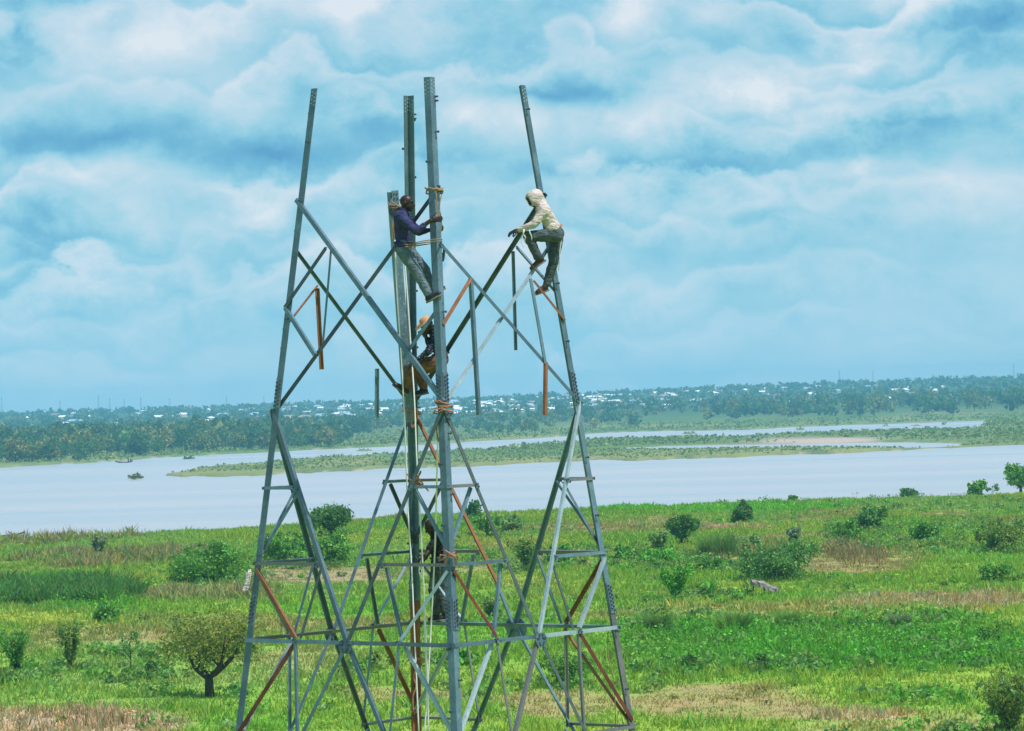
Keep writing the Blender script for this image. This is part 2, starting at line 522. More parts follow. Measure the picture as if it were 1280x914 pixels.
def height(x, y):
    x = np.asarray(x, float); y = np.asarray(y, float)
    ys = np.maximum(y, 150.0)
    u = x / ys
    wob = (fbm(u * 90 + 5, ys * 0.004, 3) - 0.5)
    nb = np.interp(u, NB_U, NB_Y) + wob * 14
    fs = np.interp(u, FS_U, FS_Y) + (fbm(u * 140, u * 20 + 3, 4) - 0.5) * 60
    inn = np.interp(u, IN_U, IN_Y, left=9e9) + (fbm(u * 160 + 40, u * 20 + 3, 4) - 0.5) * 60
    iff = np.interp(u, IF_U, IF_Y, left=0) + (fbm(u * 160 + 80, u * 20 + 9, 4) - 0.5) * 70
    near = (fbm(x * 0.03 + 50, ys * 0.02, 4) - 0.5) * 0.9 + (fbm(x * 0.3, ys * 0.2, 3) - 0.5) * 0.22 + 0.35 * sstep(320, 520, ys)
    z = near * sstep(60, 140, np.abs(y)) * 1.0
    z = z + (-8.5 - z) * sstep(0, 22, y - nb)
    land = -3.9 + (fbm(x * 0.006, ys * 0.004, 4) - 0.5) * 1.6
    far_rise = (18.0 + 13.0 * sstep(-.08, .14, u)) * np.clip((ys - 2500) / 3000, 0, 1.05) + (fbm(x * 0.0016 + 3, ys * 0.0010, 4) - 0.5) * 7.0 * sstep(2400, 3600, ys)
    zf = land + far_rise
    z = np.where(y > fs - 60, z + (zf - z) * sstep(-18, 14, y - fs), z)
    isl = np.minimum(y - inn, iff - y)
    pxx, pyy = to_px(x, np.maximum(y, 5), np.full_like(x, WATER_Z))
    zi = -4.1 + (fbm(x * 0.02 + 9, ys * 0.006, 4) - 0.5) * 1.5
    # shallow back-water and sand inside the island on the right
    pool = np.exp(-(((pxx - 960) / 150) ** 2 + ((pyy - (559.5 - (pxx - 880) * 0.012)) / 2.2) ** 2)) + np.exp(-(((pxx - 1110) / 75) ** 2 + ((pyy - 557) / 3.0) ** 2))
    zi = zi - 2.2 * np.clip(pool * 1.6, 0, 1)
    z = np.where(isl > -25, np.maximum(z, z + (zi - z) * sstep(-16, 12, isl)), z)
    # small islet near the left shore
    isle = ((pxx - 168) / 11) ** 2 + ((pyy - 598) / 1.6) ** 2
    z = np.where((y > 700) & (y < 2000), np.maximum(z, -4.0 - 1.6 * isle), z)
    # shoals in the back channel
    for (sx, sy, sw) in ((1107, 532.5, 8), (1145, 532, 10), (1180, 531, 6), (862, 542.3, 14), (1000, 537.5, 9), (456, 563.5, 15)):
        e = ((pxx - sx) / sw) ** 2 + ((pyy - sy) / 1.0) ** 2
        z = np.where((y > 1500) & (y < 2800), np.maximum(z, -4.3 - 1.2 * e), z)
    return z


def height1(x, y):
    return float(height(np.array([x]), np.array([y]))[0])


# patches of cover on the near field: (px, py, rx, ry, kind, strength)
PATCH = [(110, 905, 150, 20, 'straw', 1.0), (30, 893, 60, 8, 'straw', .7), (905, 880, 150, 22, 'dry', .78), (1080, 893, 90, 5, 'straw', .75), (1090, 908, 120, 6, 'dry', .4),
         (690, 880, 90, 22, 'dry', .8), (1030, 812, 300, 34, 'lush', 1.0), (820, 785, 80, 14, 'lush', .5), (1140, 752, 130, 13, 'straw', .75), (1250, 745, 60, 12, 'straw', .6),
         (1060, 705, 110, 12, 'dry', .8), (870, 660, 110, 5, 'straw', .8), (840, 648, 40, 2.5, 'soil', .8), (1020, 672, 110, 3, 'straw', .6), (1010, 648, 60, 3, 'soil', .5),
         (830, 633, 260, 6, 'crop', 1.0), (1010, 632, 90, 5, 'crop', .8), (1180, 634, 110, 10, 'pale', .7), (1170, 645, 60, 3, 'soil', .5), (1230, 700, 60, 10, 'crop', .4),
         (170, 698, 150, 6, 'reed', .7), (60, 705, 90, 4, 'reed', .5), (250, 742, 80, 6, 'reed', .6), (90, 777, 120, 9, 'yellow', .9), (60, 745, 130, 20, 'lush', .9),
         (400, 717, 90, 9, 'soil', .75), (560, 712, 90, 7, 'soil', .45), (520, 690, 90, 10, 'pale', .6), (540, 675, 120, 10, 'yellow', .5), (420, 760, 110, 18, 'crop', .5),
         (700, 664, 80, 6, 'dry', .6), (690, 680, 70, 6, 'yellow', .5), (200, 805, 90, 10, 'dry', .5), (130, 815, 80, 10, 'pale', .5), (560, 868, 60, 8, 'soil', .5),
         (480, 868, 60, 10, 'dry', .5), (330, 905, 80, 12, 'crop', .4), (980, 735, 60, 7, 'yellow', .6), (900, 700, 130, 8, 'soil', .4), (1000, 750, 60, 8, 'crop', .4),
         (850, 770, 90, 8, 'pale', .6), (1120, 860, 200, 16, 'yellow', .2), (350, 690, 60, 8, 'crop', .4), (100, 672, 120, 4, 'reed', .7), (640, 790, 120, 20, 'crop', .4),
         (960, 690, 60, 6, 'reed', .5), (1050, 690, 50, 6, 'reed', .6), (560, 655, 80, 8, 'crop', .35), (780, 700, 60, 6, 'soil', .35), (1190, 780, 90, 14, 'lush', .7)]
KCOL = {'base': (.215, .370, .045), 'straw': (.50, .35, .22), 'dry': (.37, .27, .13), 'lush': (.110, .360, .030), 'crop': (.155, .450, .036), 'soil': (.37, .25, .165),
        'pale': (.27, .410, .110), 'yellow': (.36, .43, .062), 'reed': (.33, .22, .145)}


def cover(px, py, x, y):
    """ground cover colour (linear) and its height for field points"""
    n = fbm(x * 0.06 + 3, y * 0.03, 4); n2 = fbm(x * 0.35 + 30, y * 0.16 + 7, 3)
    c = np.empty((len(px), 3)); c[:] = KCOL['base']
    mix = np.clip((n - 0.38) * 3.6, 0, 1)[:, None]
    c = c * (1 - mix * 0.6) + np.array(KCOL['yellow']) * mix * 0.6
    mix = np.clip((fbm(x * 0.045 + 90, y * 0.022 + 4, 4) - 0.53) * 5, 0, 1)[:, None]
    c = c * (1 - mix * 0.65) + np.array(KCOL['pale']) * mix * 0.65
    mix = np.clip((fbm(x * 0.05 + 190, y * 0.03 + 44, 4) - 0.57) * 6, 0, 1)[:, None]
    c = c * (1 - mix * 0.6) + np.array(KCOL['dry']) * mix * 0.6
    h = 0.22 + 0.22 * n2
    wx = px + (fbm(x * 0.09 + 11, y * 0.05 + 3, 4) - 0.5) * 110
    wy = py + (fbm(x * 0.07 + 71, y * 0.06 + 13, 4) - 0.5) * 26
    hh = {'straw': .35, 'dry': .16, 'lush': .58, 'crop': .4, 'soil': .06, 'pale': .3, 'yellow': .3, 'reed': .95}
    for (a, b, rx, ry, k, s) in PATCH:
        e = ((wx - a) / rx) ** 2 + ((wy - b) / ry) ** 2
        f = s * (1 - sstep(0.45, 1.25, e))
        f = np.clip(f * (0.55 + 0.9 * n2), 0, 1)
        c = c * (1 - f[:, None]) + np.array(KCOL[k]) * f[:, None]
        h = h * (1 - f) + hh[k] * f
    return c, h


def build_ground():
    ys = np.concatenate([np.arange(-260, 150, 12.0), np.arange(150, 575, 1.3), np.arange(575, 1050, 22.0), np.arange(1050, 2450, 9.0), np.arange(2450, 6700, 45.0)])
    uc = np.arange(-0.175, 0.1751, 0.0018)
    side = np.concatenate([np.linspace(0.178, 0.3, 26), np.linspace(0.31, 1.3, 34)])
    us = np.concatenate([-side[::-1], uc, side])
    Yg, Ug = np.meshgrid(ys, us, indexing='ij')
    Xg = Ug * np.maximum(Yg, 150.0)
    x, y = Xg.ravel(), Yg.ravel()
    z = height(x, y)
    nr, nc = len(ys), len(us)
    idx = np.arange(nr * nc).reshape(nr, nc)
    q = np.stack([idx[:-1, :-1].ravel(), idx[:-1, 1:].ravel(), idx[1:, 1:].ravel(), idx[1:, :-1].ravel()], 1)
    px, py = to_px(x, np.maximum(y, 30), z)
    c, h = cover(px, py, x, y)
    # across the river
    n = fbm(x * 0.012, y * 0.004, 4); n2 = fbm(x * 0.05 + 7, y * 0.012, 3)
    farc = np.array((.125, .195, .052)) * (1 - np.clip((n - .35) * 3, 0, 1)[:, None]) + np.array((.225, .245, .090)) * np.clip((n - .35) * 3, 0, 1)[:, None]
    m = np.clip((n2 - .5) * 5, 0, 1)[:, None] * .6
    farc = farc * (1 - m) + np.array((.075, .150, .045)) * m
    sand = np.exp(-(((px - 1000) / 70) ** 2 + ((py - 552) / 4.5) ** 2)) + np.exp(-(((px - 1090) / 85) ** 2 + ((py - 550) / 3.2) ** 2)) + .8 * np.exp(-(((px - 1220) / 22) ** 2 + ((py - 544.5) / 1.6) ** 2))
    sand = np.clip(sand * (n2 - .22) * 1.9, 0, 1)
    # bare shore just above the water line
    shore = np.clip(1 - (z - WATER_Z) / 0.35, 0, 1) * (n2 > 0.46)
    f = np.maximum(sand, shore * 0.8)[:, None]
    farc = farc * (1 - f) + np.array((.46, .35, .29)) * f
    far_town = sstep(2400, 3300, y)[:, None]
    farc = farc * (1 - far_town) + np.array((.060, .115, .045)) * far_town
    w = (y > 800)[:, None]
    c = np.where(w, farc, c)
    wet = (z < WATER_Z - 0.1)[:, None]
    c = np.where(wet, np.array((.20, .16, .12)), c)
    m_, g, out = new_mat('field_ground')
    a = g.node('ShaderNodeAttribute', attribute_name='Col').outputs['Color']
    pos = g.node('ShaderNodeNewGeometry').outputs['Position']
    st = g.node('ShaderNodeVectorMath', operation='MULTIPLY', inp={0: pos, 1: (1, 0.35, 1)}).outputs[0]
    n1 = g.noise(st, 0.9, 6, 0.65)
    n2_ = g.noise(st, 4.5, 4, 0.6)
    v = g.math('MULTIPLY_ADD', n1, 0.9, g.math('MULTIPLY_ADD', n2_, 0.5, 0.30))
    hs = g.node('ShaderNodeHueSaturation', inp={'Color': a, 'Value': v, 'Hue': g.math('MULTIPLY_ADD', n2_, 0.06, 0.47)})
    principled(g, out, hs.outputs[0], 0.95, 0.0, n2_, 0.5, 0.12, 0.1)
    me = np_mesh('ground', np.stack([x, y, z], 1), q, None, (m_,), c, smooth=True)
    o = obj('ground', me); o['kind'] = 'structure'

    # river
    m_, g, out = new_mat('river_water')
    pos = g.node('ShaderNodeNewGeometry').outputs['Position']
    st = g.node('ShaderNodeVectorMath', operation='MULTIPLY', inp={0: pos, 1: (0.10, 0.35, 1)}).outputs[0]
    n1 = g.noise(st, 1.0, 5, 0.6)
    st2 = g.node('ShaderNodeVectorMath', operation='MULTIPLY', inp={0: pos, 1: (0.0012, 0.010, 1)}).outputs[0]
    n2 = g.noise(st2, 1.0, 4, 0.55, 0.4)
    c = g.ramp(n2, [(0.35, L4(.37, .40, .44)), (0.62, L4(.45, .44, .46))])
    rg = g.node('ShaderNodeMapRange', inp={0: n2, 1: 0.38, 2: 0.62, 3: 0.26, 4: 0.36}).outputs[0]
    principled(g, out, c, rg, 0.0, n1, 0.30, 0.6, 0.5)
    V = [(-1400, 420, WATER_Z), (1400, 420, WATER_Z), (3200, 2700, WATER_Z), (-3200, 2700, WATER_Z)]
    o = obj('river', np_mesh('river', V, [(0, 1, 2, 3)], None, (m_,))); o['kind'] = 'structure'


build_ground()

# ------------------------------------------------------------------ lattice tower
TCX, TCY, TYAW, TA0, TK = -1.2346, 52.098, 0.1261, 2.2039, 0.1443
LEG_ANG = {'F': -math.pi / 2, 'R': 0.0, 'B': math.pi / 2, 'L': math.pi}
TOP_Z = 4.556          # heights here are relative to the camera's eye height


def leg_pt(i, z):
    r = TA0 - TK * z
    a = LEG_ANG[i] + TYAW
    return Vector((TCX + r * math.cos(a), TCY + r * math.sin(a), z + CAM_H))


def face_pt(fc, s, z):
    return leg_pt(fc[0], z).lerp(leg_pt(fc[1], z), s)


def face_normal(fc):
    a = leg_pt(fc[0], -3); b = leg_pt(fc[1], -3); c = leg_pt(fc[0], 3)
    n = (b - a).cross(c - a).normalized()
    mid = (a + b) / 2 - Vector((TCX, TCY, a.z))
    return n if n.dot(mid) > 0 else -n


def angle_bar(name, P, Q, n, w, th, mat, parent, off=0.0, flip=False):
    """an L-section bar from P to Q: one flange lies in the face (normal n), the other stands inward along its upper edge"""
    a = (Q - P).normalized()
    b = n.cross(a).normalized()
    if b.z > 0: b = -b
    if flip: b = -b
    O = n * off - b * (w * 0.5)
    sec = [(0, 0), (w, 0), (w, -th), (th, -th), (th, -w * 0.92), (0, -w * 0.92)]
    V = [P + O + b * p + n * q for p, q in sec] + [Q + O + b * p + n * q for p, q in sec]
    base = P.copy()
    V = [v - base for v in V]
    Qd = [(i, (i + 1) % 6, 6 + (i + 1) % 6, 6 + i) for i in range(6)] + [(0, 1, 2, 3), (0, 3, 4, 5), (9, 8, 7, 6), (11, 10, 9, 6)]
    me = np_mesh(name, [tuple(v) for v in V], Qd, None, (mat,))
    o = obj(name, me, parent, base - (parent.location if parent else Vector()))
    return o


def add_prism(bm, c, ax, bx, n, r, h, sides=6):
    """bolt head: short prism standing along n at c"""
    lo = [bm.verts.new(c + (ax * math.cos(2 * math.pi * k / sides) + bx * math.sin(2 * math.pi * k / sides)) * r) for k in range(sides)]
    hi = [bm.verts.new(v.co + n * h) for v in lo]
    bm.faces.new(hi)
    for k in range(sides):
        bm.faces.new((lo[k], lo[(k + 1) % sides], hi[(k + 1) % sides], hi[k]))


def add_box(bm, c, ax, ay, az, sx, sy, sz):
    vs = []
    for i in (-1, 1):
        for j in (-1, 1):
            for k in (-1, 1):
                vs.append(bm.verts.new(c + ax * (sx * i / 2) + ay * (sy * j / 2) + az * (sz * k / 2)))
    for f in ((0, 1, 3, 2), (4, 6, 7, 5), (0, 4, 5, 1), (2, 3, 7, 6), (0, 2, 6, 4), (1, 5, 7, 3)):
        bm.faces.new([vs[i] for i in f])


def build_tower():
    rnd = random.Random(3)
    T = empty('lattice_tower', (TCX, TCY, 0))
    tag(T, 'unfinished blue-grey steel lattice pylon with bare leg ends rising above the river plain', 'tower')
    nb = {'F': ('L', 'R'), 'R': ('F', 'B'), 'B': ('R', 'L'), 'L': ('B', 'F')}
    W = 0.110

    def leg_piece(i, z0, z1, w, th, mat, name='leg'):
        P, Q = leg_pt(i, z0), leg_pt(i, z1)
        d1 = (leg_pt(nb[i][0], z0) - P); d1.z = 0; d1.normalize()
        d2 = (leg_pt(nb[i][1], z0) - P); d2.z = 0; d2.normalize()
        sec = [(0, 0), (w, 0), (w, th), (th, th), (th, w), (0, w)]
        V = [d1 * p + d2 * q for p, q in sec] + [Q - P + d1 * p + d2 * q for p, q in sec]
        Qd = [(k, (k + 1) % 6, 6 + (k + 1) % 6, 6 + k) for k in range(6)] + [(0, 1, 2, 3), (0, 3, 4, 5), (9, 8, 7, 6), (11, 10, 9, 6)]
        return obj(name, np_mesh(name, [tuple(v) for v in V], Qd, None, (mat,)), T, P - T.location), d1, d2

    tops = {'F': 4.556, 'L': 4.55, 'R': 4.55, 'B': 4.556}
    for i in 'FRBL':
        # each leg is three lengths bolted end to end
        leg_piece(i, 0.02, tops[i], W, 0.012, STEEL)
        leg_piece(i, -2.96, 0.02, W, 0.012, STEEL)
        low = {'B': RUST, 'R': STEEL_GREY}.get(i, STEEL)
        o, d1, d2 = leg_piece(i, -16.0, -2.96, W, 0.013, low)
        # footing
        bm = bmesh.new()
        base = leg_pt(i, -15.9)
        add_box(bm, Vector((0, 0, 0)), Vector((1, 0, 0)), Vector((0, 1, 0)), Vector((0, 0, 1)), 0.9, 0.9, 0.8)
        bmesh.ops.bevel(bm, geom=bm.edges[:], offset=0.04, segments=1)
        obj('footing', bm_mesh('footing', bm, (CONCRETE,)), T, Vector((base.x, base.y, 0.15)) - T.location)
        # splice plates with their bolts, on both flanges
        for (z0, z1) in ((-0.02, 0.42), (-3.10, -2.66)):
            for dA, dB in ((d1, d2), (d2, d1)):
                c0, c1 = leg_pt(i, z0), leg_pt(i, z1)
                ax = (c1 - c0).normalized(); L = (c1 - c0).length
                n = -dB
                n = (n - ax * n.dot(ax)).normalized()
                mid = (c0 + c1) / 2 + dA * 0.058 + n * 0.0085
                bm = bmesh.new()
                add_box(bm, Vector(), dA, n, ax, 0.100, 0.011, L)
                bmesh.ops.bevel(bm, geom=bm.edges[:], offset=0.002, segments=1)
                pl = obj('splice_plate', bm_mesh('splice_plate', bm, (STEEL,)), T, mid - T.location)
                bm = bmesh.new()
                for r_ in range(7):
                    for c_ in (-1, 1):
                        add_prism(bm, dA * (c_ * 0.026) + ax * ((r_ - 3) * 0.056 + c_ * 0.012) + n * 0.006, dA, ax, n, 0.0135, 0.020)
                b = obj('bolt_rows', bm_mesh('bolt_rows', bm, (BOLT,)), pl)
                b['kind'] = 'stuff'
        # bolt holes plate pattern at the bare leg tops: small pale washers left round the open holes
        for dA, dB in ((d1, d2), (d2, d1)):
            n = -dB if i in 'FLR' else dB
            bm = bmesh.new()
            for r_ in range(4):
                for c_ in (-1, 1):
                    c = leg_pt(i, tops[i] - 0.05 - r_ * 0.055 - (c_ + 1) * 0.012) + dA * (0.06 + c_ * 0.027) + n * (0.0006 if i in 'FLR' else 0.0128)
                    add_prism(bm, c - leg_pt(i, tops[i]), dA, Vector((0, 0, 1)), n, 0.011, 0.003, 8)
            b = obj('hole_rims', bm_mesh('hole_rims', bm, (STEEL_PALE_LIT,)), T, leg_pt(i, tops[i]) - T.location)
            b['kind'] = 'stuff'
        # step bolts
        k = 0
        for z in np.arange(4.20, -5.0, -0.42):
            k += 1
            if rnd.random() < 0.35: continue
            dA, n = (d1, -d2) if k % 2 else (d2, -d1)
            c = leg_pt(i, z) + dA * 0.075
            bm = bmesh.new()
            _, e1, e2 = frame_of(n)
            add_prism(bm, Vector(), e1, e2, n, 0.010, 0.045, 6)
            add_prism(bm, n * 0.045, e1, e2, n, 0.019, 0.014, 6)
            obj('step_bolt', bm_mesh('step_bolt', bm, (BOLT,)), T, c - T.location)
        for dz, s in ((4.28, 1), (4.22, 1)):
            n = (-d1 if i in 'FR' else -d2)
            dA = d2 if i in 'FR' else d1
            c = leg_pt(i, dz) + dA * 0.10
            bm = bmesh.new(); _, e1, e2 = frame_of(n)
            add_prism(bm, Vector(), e1, e2, n, 0.015, 0.05, 6)
            obj('step_bolt', bm_mesh('step_bolt', bm, (BOLT,)), T, c - T.location)

    cnt = [0]

    def bar(fc, s0, z0, s1, z1, w=0.058, mat=STEEL, name='brace', inside=None, ext0=0.0, ext1=0.0, flip=False):
        n = face_normal(fc)
        P, Q = face_pt(fc, s0, z0), face_pt(fc, s1, z1)
        a = (Q - P).normalized()
        P = P - a * ext0; Q = Q + a * ext1
        cnt[0] += 1
        off = 0.012 + (cnt[0] % 7) * 0.0035 if not inside else -0.045 - (cnt[0] % 7) * 0.0035
        return angle_bar(name, P, Q, n, w * .86, 0.007, mat, T, off, flip)

    D = 'diagonal_brace'
    # ---- panel above the waist: crossed diagonals, some faces still missing members
    bar('LF', 0, 2.93, .99, 0.05, .074, STEEL, D, ext0=.05, ext1=.05)
    bar('LF', 0, -0.04, 1.0, 2.97, .074, STEEL_SHADED, D, inside=True, ext0=.06, ext1=.06)
    bar('LF', 0, 1.42, .245, 2.24, .066, STEEL_SHADED)
    bar('LF', 0, 1.42, .225, 0.73, .066, STEEL_PALE_LIT if False else STEEL)
    bar('LF', .255, 2.21, .25, .83, .040, inside=True)
    bar('LF', .765, .69, 1.0, 1.40, .066, inside=True, ext0=.06)
    bar('FR', .02, 2.22, 1.0, -.05, .064, STEEL, D, ext1=.05)
    bar('FR', .05, .04, 1.0, 2.22, .048, STEEL_PALE_LIT, D, inside=True)
    bar('FR', .264, 1.68, .248, -.18, .062)
    bar('FR', .262, 1.73, .02, 1.08, .046, RUST)
    bar('FR', .752, 1.74, .775, .52, .070)
    bar('FR', .785, .54, .722, -.22, .058, RUST)
    bar('FR', .775, 1.70, .985, 1.14, .046, RUST)
    bar('RB', 0, 2.94, 1.0, -.04, .066, STEEL_SHADED, D, ext0=.05, ext1=.05)
    bar('RB', .25, 2.24, .01, 1.48, .058)
    bar('RB', .275, 2.18, .335, .74, .044)
    bar('BL', 1.0, 2.24, .02, -.06, .050, STEEL, D, inside=True)
    bar('BL', .99, 1.10, .757, 1.74, .040, RUST)
    bar('BL', .764, 1.70, .680, .53, .058, RUST)
    bar('BL', .263, .53, .256, -.20, .056)
    # ---- below the waist, the same frame on every face; members differ in rust
    R1 = {('LF', 0): RUST, ('LF', 1): STEEL_PALE_LIT, ('FR', 0): PRIMER, ('FR', 1): STEEL_PALE_LIT, ('RB', 0): RUST, ('RB', 1): STEEL_PALE_LIT, ('BL', 0): STEEL_PALE_LIT, ('BL', 1): STEEL}
    R2 = {('LF', 0): PRIMER, ('LF', 1): STEEL_PALE_LIT, ('FR', 0): STEEL_PALE_LIT, ('FR', 1): PRIMER, ('RB', 0): RUST, ('RB', 1): STEEL_PALE_LIT, ('BL', 0): RUST, ('BL', 1): STEEL_PALE_LIT}
    DG = {('FR', 1): STEEL_PALE_LIT, ('RB', 1): RUST}
    DK = {('FR', 0), ('LF', 1)}  # diagonals painted in the shade tone
    for fc in ('LF', 'FR', 'RB', 'BL'):
        for e in (0, 1):
            S = (lambda s: s) if e == 0 else (lambda s: 1 - s)
            if (fc, e) == ('RB', 1):
                bar(fc, S(0), -.08, S(.432), -2.70, .078, RUST, D, ext0=.05)
                bar(fc, S(.425), -2.66, S(.49), -3.30, .074, STEEL, D)
            else:
                bar(fc, S(0), -.08, S(.49), -3.28, .056 if (fc, e) in DG else .074, DG.get((fc, e), STEEL_SHADED if (fc, e) in DK else STEEL), D, ext0=.05)
            hm = 'horizontal_strut'
            bar(fc, S(0), -1.15, S(.185), -1.15, .052, STEEL_GREY if fc in ('FR', 'RB') else STEEL, hm, ext0=.03, ext1=.03)
            bar(fc, S(0), -2.22, S(.335), -2.22, .056, STEEL_GREY if fc in ('LF', 'RB') else STEEL, hm, ext0=.03, ext1=.04)
            bar(fc, S(.185), -1.18, S(.01), -2.10, .052, STEEL_SHADED if (fc, e) in (('BL', 0), ('RB', 1)) else STEEL, inside=True)
            bar(fc, S(.01), -2.30, S(.245), -3.26, .060, R1[(fc, e)])
            bar(fc, S(.335), -2.26, S(.255), -3.26, .052, STEEL_SHADED if (fc, e) in (('FR', 1), ('BL', 0), ('LF', 0)) else STEEL, inside=True)
            bar(fc, S(.25), -3.34, S(.298), -4.80, .048, STEEL_GREY if 'R' in fc else STEEL)
            bar(fc, S(.245), -3.34, S(.01), -4.66, .078 if R2[(fc, e)] is PRIMER else .060, R2[(fc, e)], inside=R2[(fc, e)] is not PRIMER)
            bar(fc, S(0), -4.75, S(.30), -4.75, .056, STEEL_GREY, hm, ext1=.04)
            bar(fc, S(.492), -3.38, S(0), -7.15, .066, STEEL_GREY if (fc, e) == ('FR', 0) else STEEL_SHADED if (fc, e) in (('FR', 1), ('BL', 0)) else STEEL, D)
            # lower panels down to the ground
            bar(fc, S(.30), -4.82, S(.01), -6.3, .056, STEEL, inside=True)
            bar(fc, S(0), -7.2, S(.985), -11.4, .074, STEEL, D, inside=bool(e))
            bar(fc, S(0), -11.5, S(.985), -15.6, .074, STEEL, D, inside=bool(e))
        rm = {'LF': STEEL, 'FR': STEEL_PALE_LIT, 'RB': STEEL, 'BL': STEEL_GREY}[fc]
        bar(fc, 0, -3.31, .5, -3.31, .066, STEEL if fc != 'BL' else STEEL_GREY, 'ring_beam', ext0=.04)
        bar(fc, .503, -3.31, 1, -3.31, .066, rm, 'ring_beam', ext1=.04)
        bar(fc, 0, -7.15, 1, -7.15, .066, STEEL, 'ring_beam', ext0=.04, ext1=.04)
        bar(fc, 0, -11.45, 1, -11.45, .066, STEEL, 'ring_beam', ext0=.04, ext1=.04)
        # gusset plate at the middle of the ring
        n = face_normal(fc); c = face_pt(fc, .5, -3.34)
        e1 = (leg_pt(fc[1], -3) - leg_pt(fc[0], -3)).normalized(); e2 = n.cross(e1)
        if e2.z < 0: e2 = -e2
        big = 1.0 if fc == 'RB' else 0.62
        prof = [(-.13, .12), (.13, .12), (.20, .03), (.20, -.05), (.12, -.20), (-.12, -.20), (-.20, -.05), (-.20, .03)]
        bm = bmesh.new()
        lo = [bm.verts.new(e1 * p * big + e2 * q * big) for p, q in prof]
        hi = [bm.verts.new(v.co + n * 0.009) for v in lo]
        bm.faces.new(lo); bm.faces.new(hi)
        for k in range(8): bm.faces.new((lo[k], lo[(k + 1) % 8], hi[(k + 1) % 8], hi[k]))
        gp = obj('gusset_plate', bm_mesh('gusset_plate', bm, (STEEL,)), T, c + n * 0.042 - T.location)
        bm = bmesh.new()
        for (p, q) in ((-.15, 0), (-.11, 0), (-.07, 0), (.07, 0), (.11, 0), (.15, 0), (-.08, -.10), (-.05, -.15), (.08, -.10), (.05, -.15), (-.06, .07), (.06, .07)):
            add_prism(bm, e1 * p * big + e2 * q * big + n * 0.009, e1, e2, n, 0.013, 0.016)
        b = obj('bolt_rows', bm_mesh('bolt_rows', bm, (BOLT,)), gp); b['kind'] = 'stuff'
        # small bolted cleats where secondary members meet
        for (s, z) in ((.185, -1.16), (.815, -1.16), (.335, -2.24), (.665, -2.24), (.25, -3.30), (.75, -3.30)):
            bm = bmesh.new()
            add_box(bm, Vector(), e1, e2, n, .075, .075, .006)
            cl = obj('cleat_plate', bm_mesh('cleat_plate', bm, (STEEL,)), T, face_pt(fc, s, z) + n * 0.040 - T.location)
            bm = bmesh.new()
            for (p, q) in ((-.022, .015), (.022, -.015)):
                add_prism(bm, e1 * p + e2 * q + n * .003, e1, e2, n, .012, .016)
            b = obj('bolt_rows', bm_mesh('bolt_rows', bm, (BOLT,)), cl); b['kind'] = 'stuff'
    return T


TOWER = build_tower()


# ------------------------------------------------------------------ erection pole tied inside the tower
def build_pole():
    top = at_Y(492.5, 240, 53.72); bot = at_Y(514, 528, 54.02)
    T = empty('erection_pole', bot)
    tag(T, 'dark perforated steel hoisting pole leaning against the rear leg, roped at its head', 'pole')
    ax = (top - bot).normalized()
    d1 = Vector((1, .55, 0)); d1 = (d1 - ax * d1.dot(ax)).normalized(); d2 = ax.cross(d1).normalized()
    if d2.y < 0: d2 = -d2
    w, th = .115, .012
    sec = [(0, 0), (w, 0), (w, th), (th, th), (th, w), (0, w)]
    o0 = -(d1 * .06)
    V = [o0 + d1 * p + d2 * q for p, q in sec] + [top - bot + o0 + d1 * p + d2 * q for p, q in sec]
    Qd = [(k, (k + 1) % 6, 6 + (k + 1) % 6, 6 + k) for k in range(6)] + [(0, 1, 2, 3), (0, 3, 4, 5), (9, 8, 7, 6), (11, 10, 9, 6)]
    obj('post', np_mesh('post', [tuple(v) for v in V], Qd, None, (STEEL,)), T)
    bm = bmesh.new()
    L = (top - bot).length
    for k in range(34):
        c = ax * (0.25 + k * (L - .4) / 34) + d1 * (.0 + .028 * (1 if k % 2 else -1)) - d2 * 0.0006
        add_prism(bm, c, d1, ax, -d2, .008, .002, 8)
    b = obj('hole_rims', bm_mesh('hole_rims', bm, (STEEL_PALE_LIT,)), T); b['kind'] = 'stuff'
    # head plate: wing shaped cheek for the pulley
    bm = bmesh.new()
    prof = [(-.05, .0), (-.05, -.10), (-.115, -.20), (-.115, -.34), (-.03, -.46), (.06, -.42), (.06, .0)]
    lo = [bm.verts.new(d1 * p + ax * q - d2 * .012) for p, q in prof]
    hi = [bm.verts.new(v.co - d2 * .014) for v in lo]
    bm.faces.new(lo); bm.faces.new(hi)
    for k in range(len(prof)): bm.faces.new((lo[k], lo[(k + 1) % len(prof)], hi[(k + 1) % len(prof)], hi[k]))
    pl = obj('head_plate', bm_mesh('head_plate', bm, (STEEL,)), T, top - bot + ax * .02)
    bm = bmesh.new()
    for p, q in ((-.02, -.05), (.03, -.05), (-.02, -.12), (.03, -.12), (-.06, -.22), (.02, -.22)):
        add_prism(bm, d1 * p + ax * q - d2 * .026, d1, ax, -d2, .013, .012)
    b = obj('bolt_rows', bm_mesh('bolt_rows', bm, (BOLT,)), pl); b['kind'] = 'stuff'
    # pulley wheel
    v, q, t = tube_data([-d2 * .03, -d2 * .042, -d2 * .06, -d2 * .072], [.075, .055, .055, .075], 18)
    obj('pulley_wheel', np_mesh('pulley_wheel', [tuple(p) for p in v], q, t, (BOLT,)), T, top - bot + ax * (-.27) - d1 * .05)
    return top, bot, ax, d1, d2


POLE = build_pole()


# ------------------------------------------------------------------ ropes
def rope(name, chains, mat, label, cat='rope', group=None):
    me = tubes_mesh(name, chains, mat, 6)
    o = obj(name, me)
    return tag(o, label, cat, group)


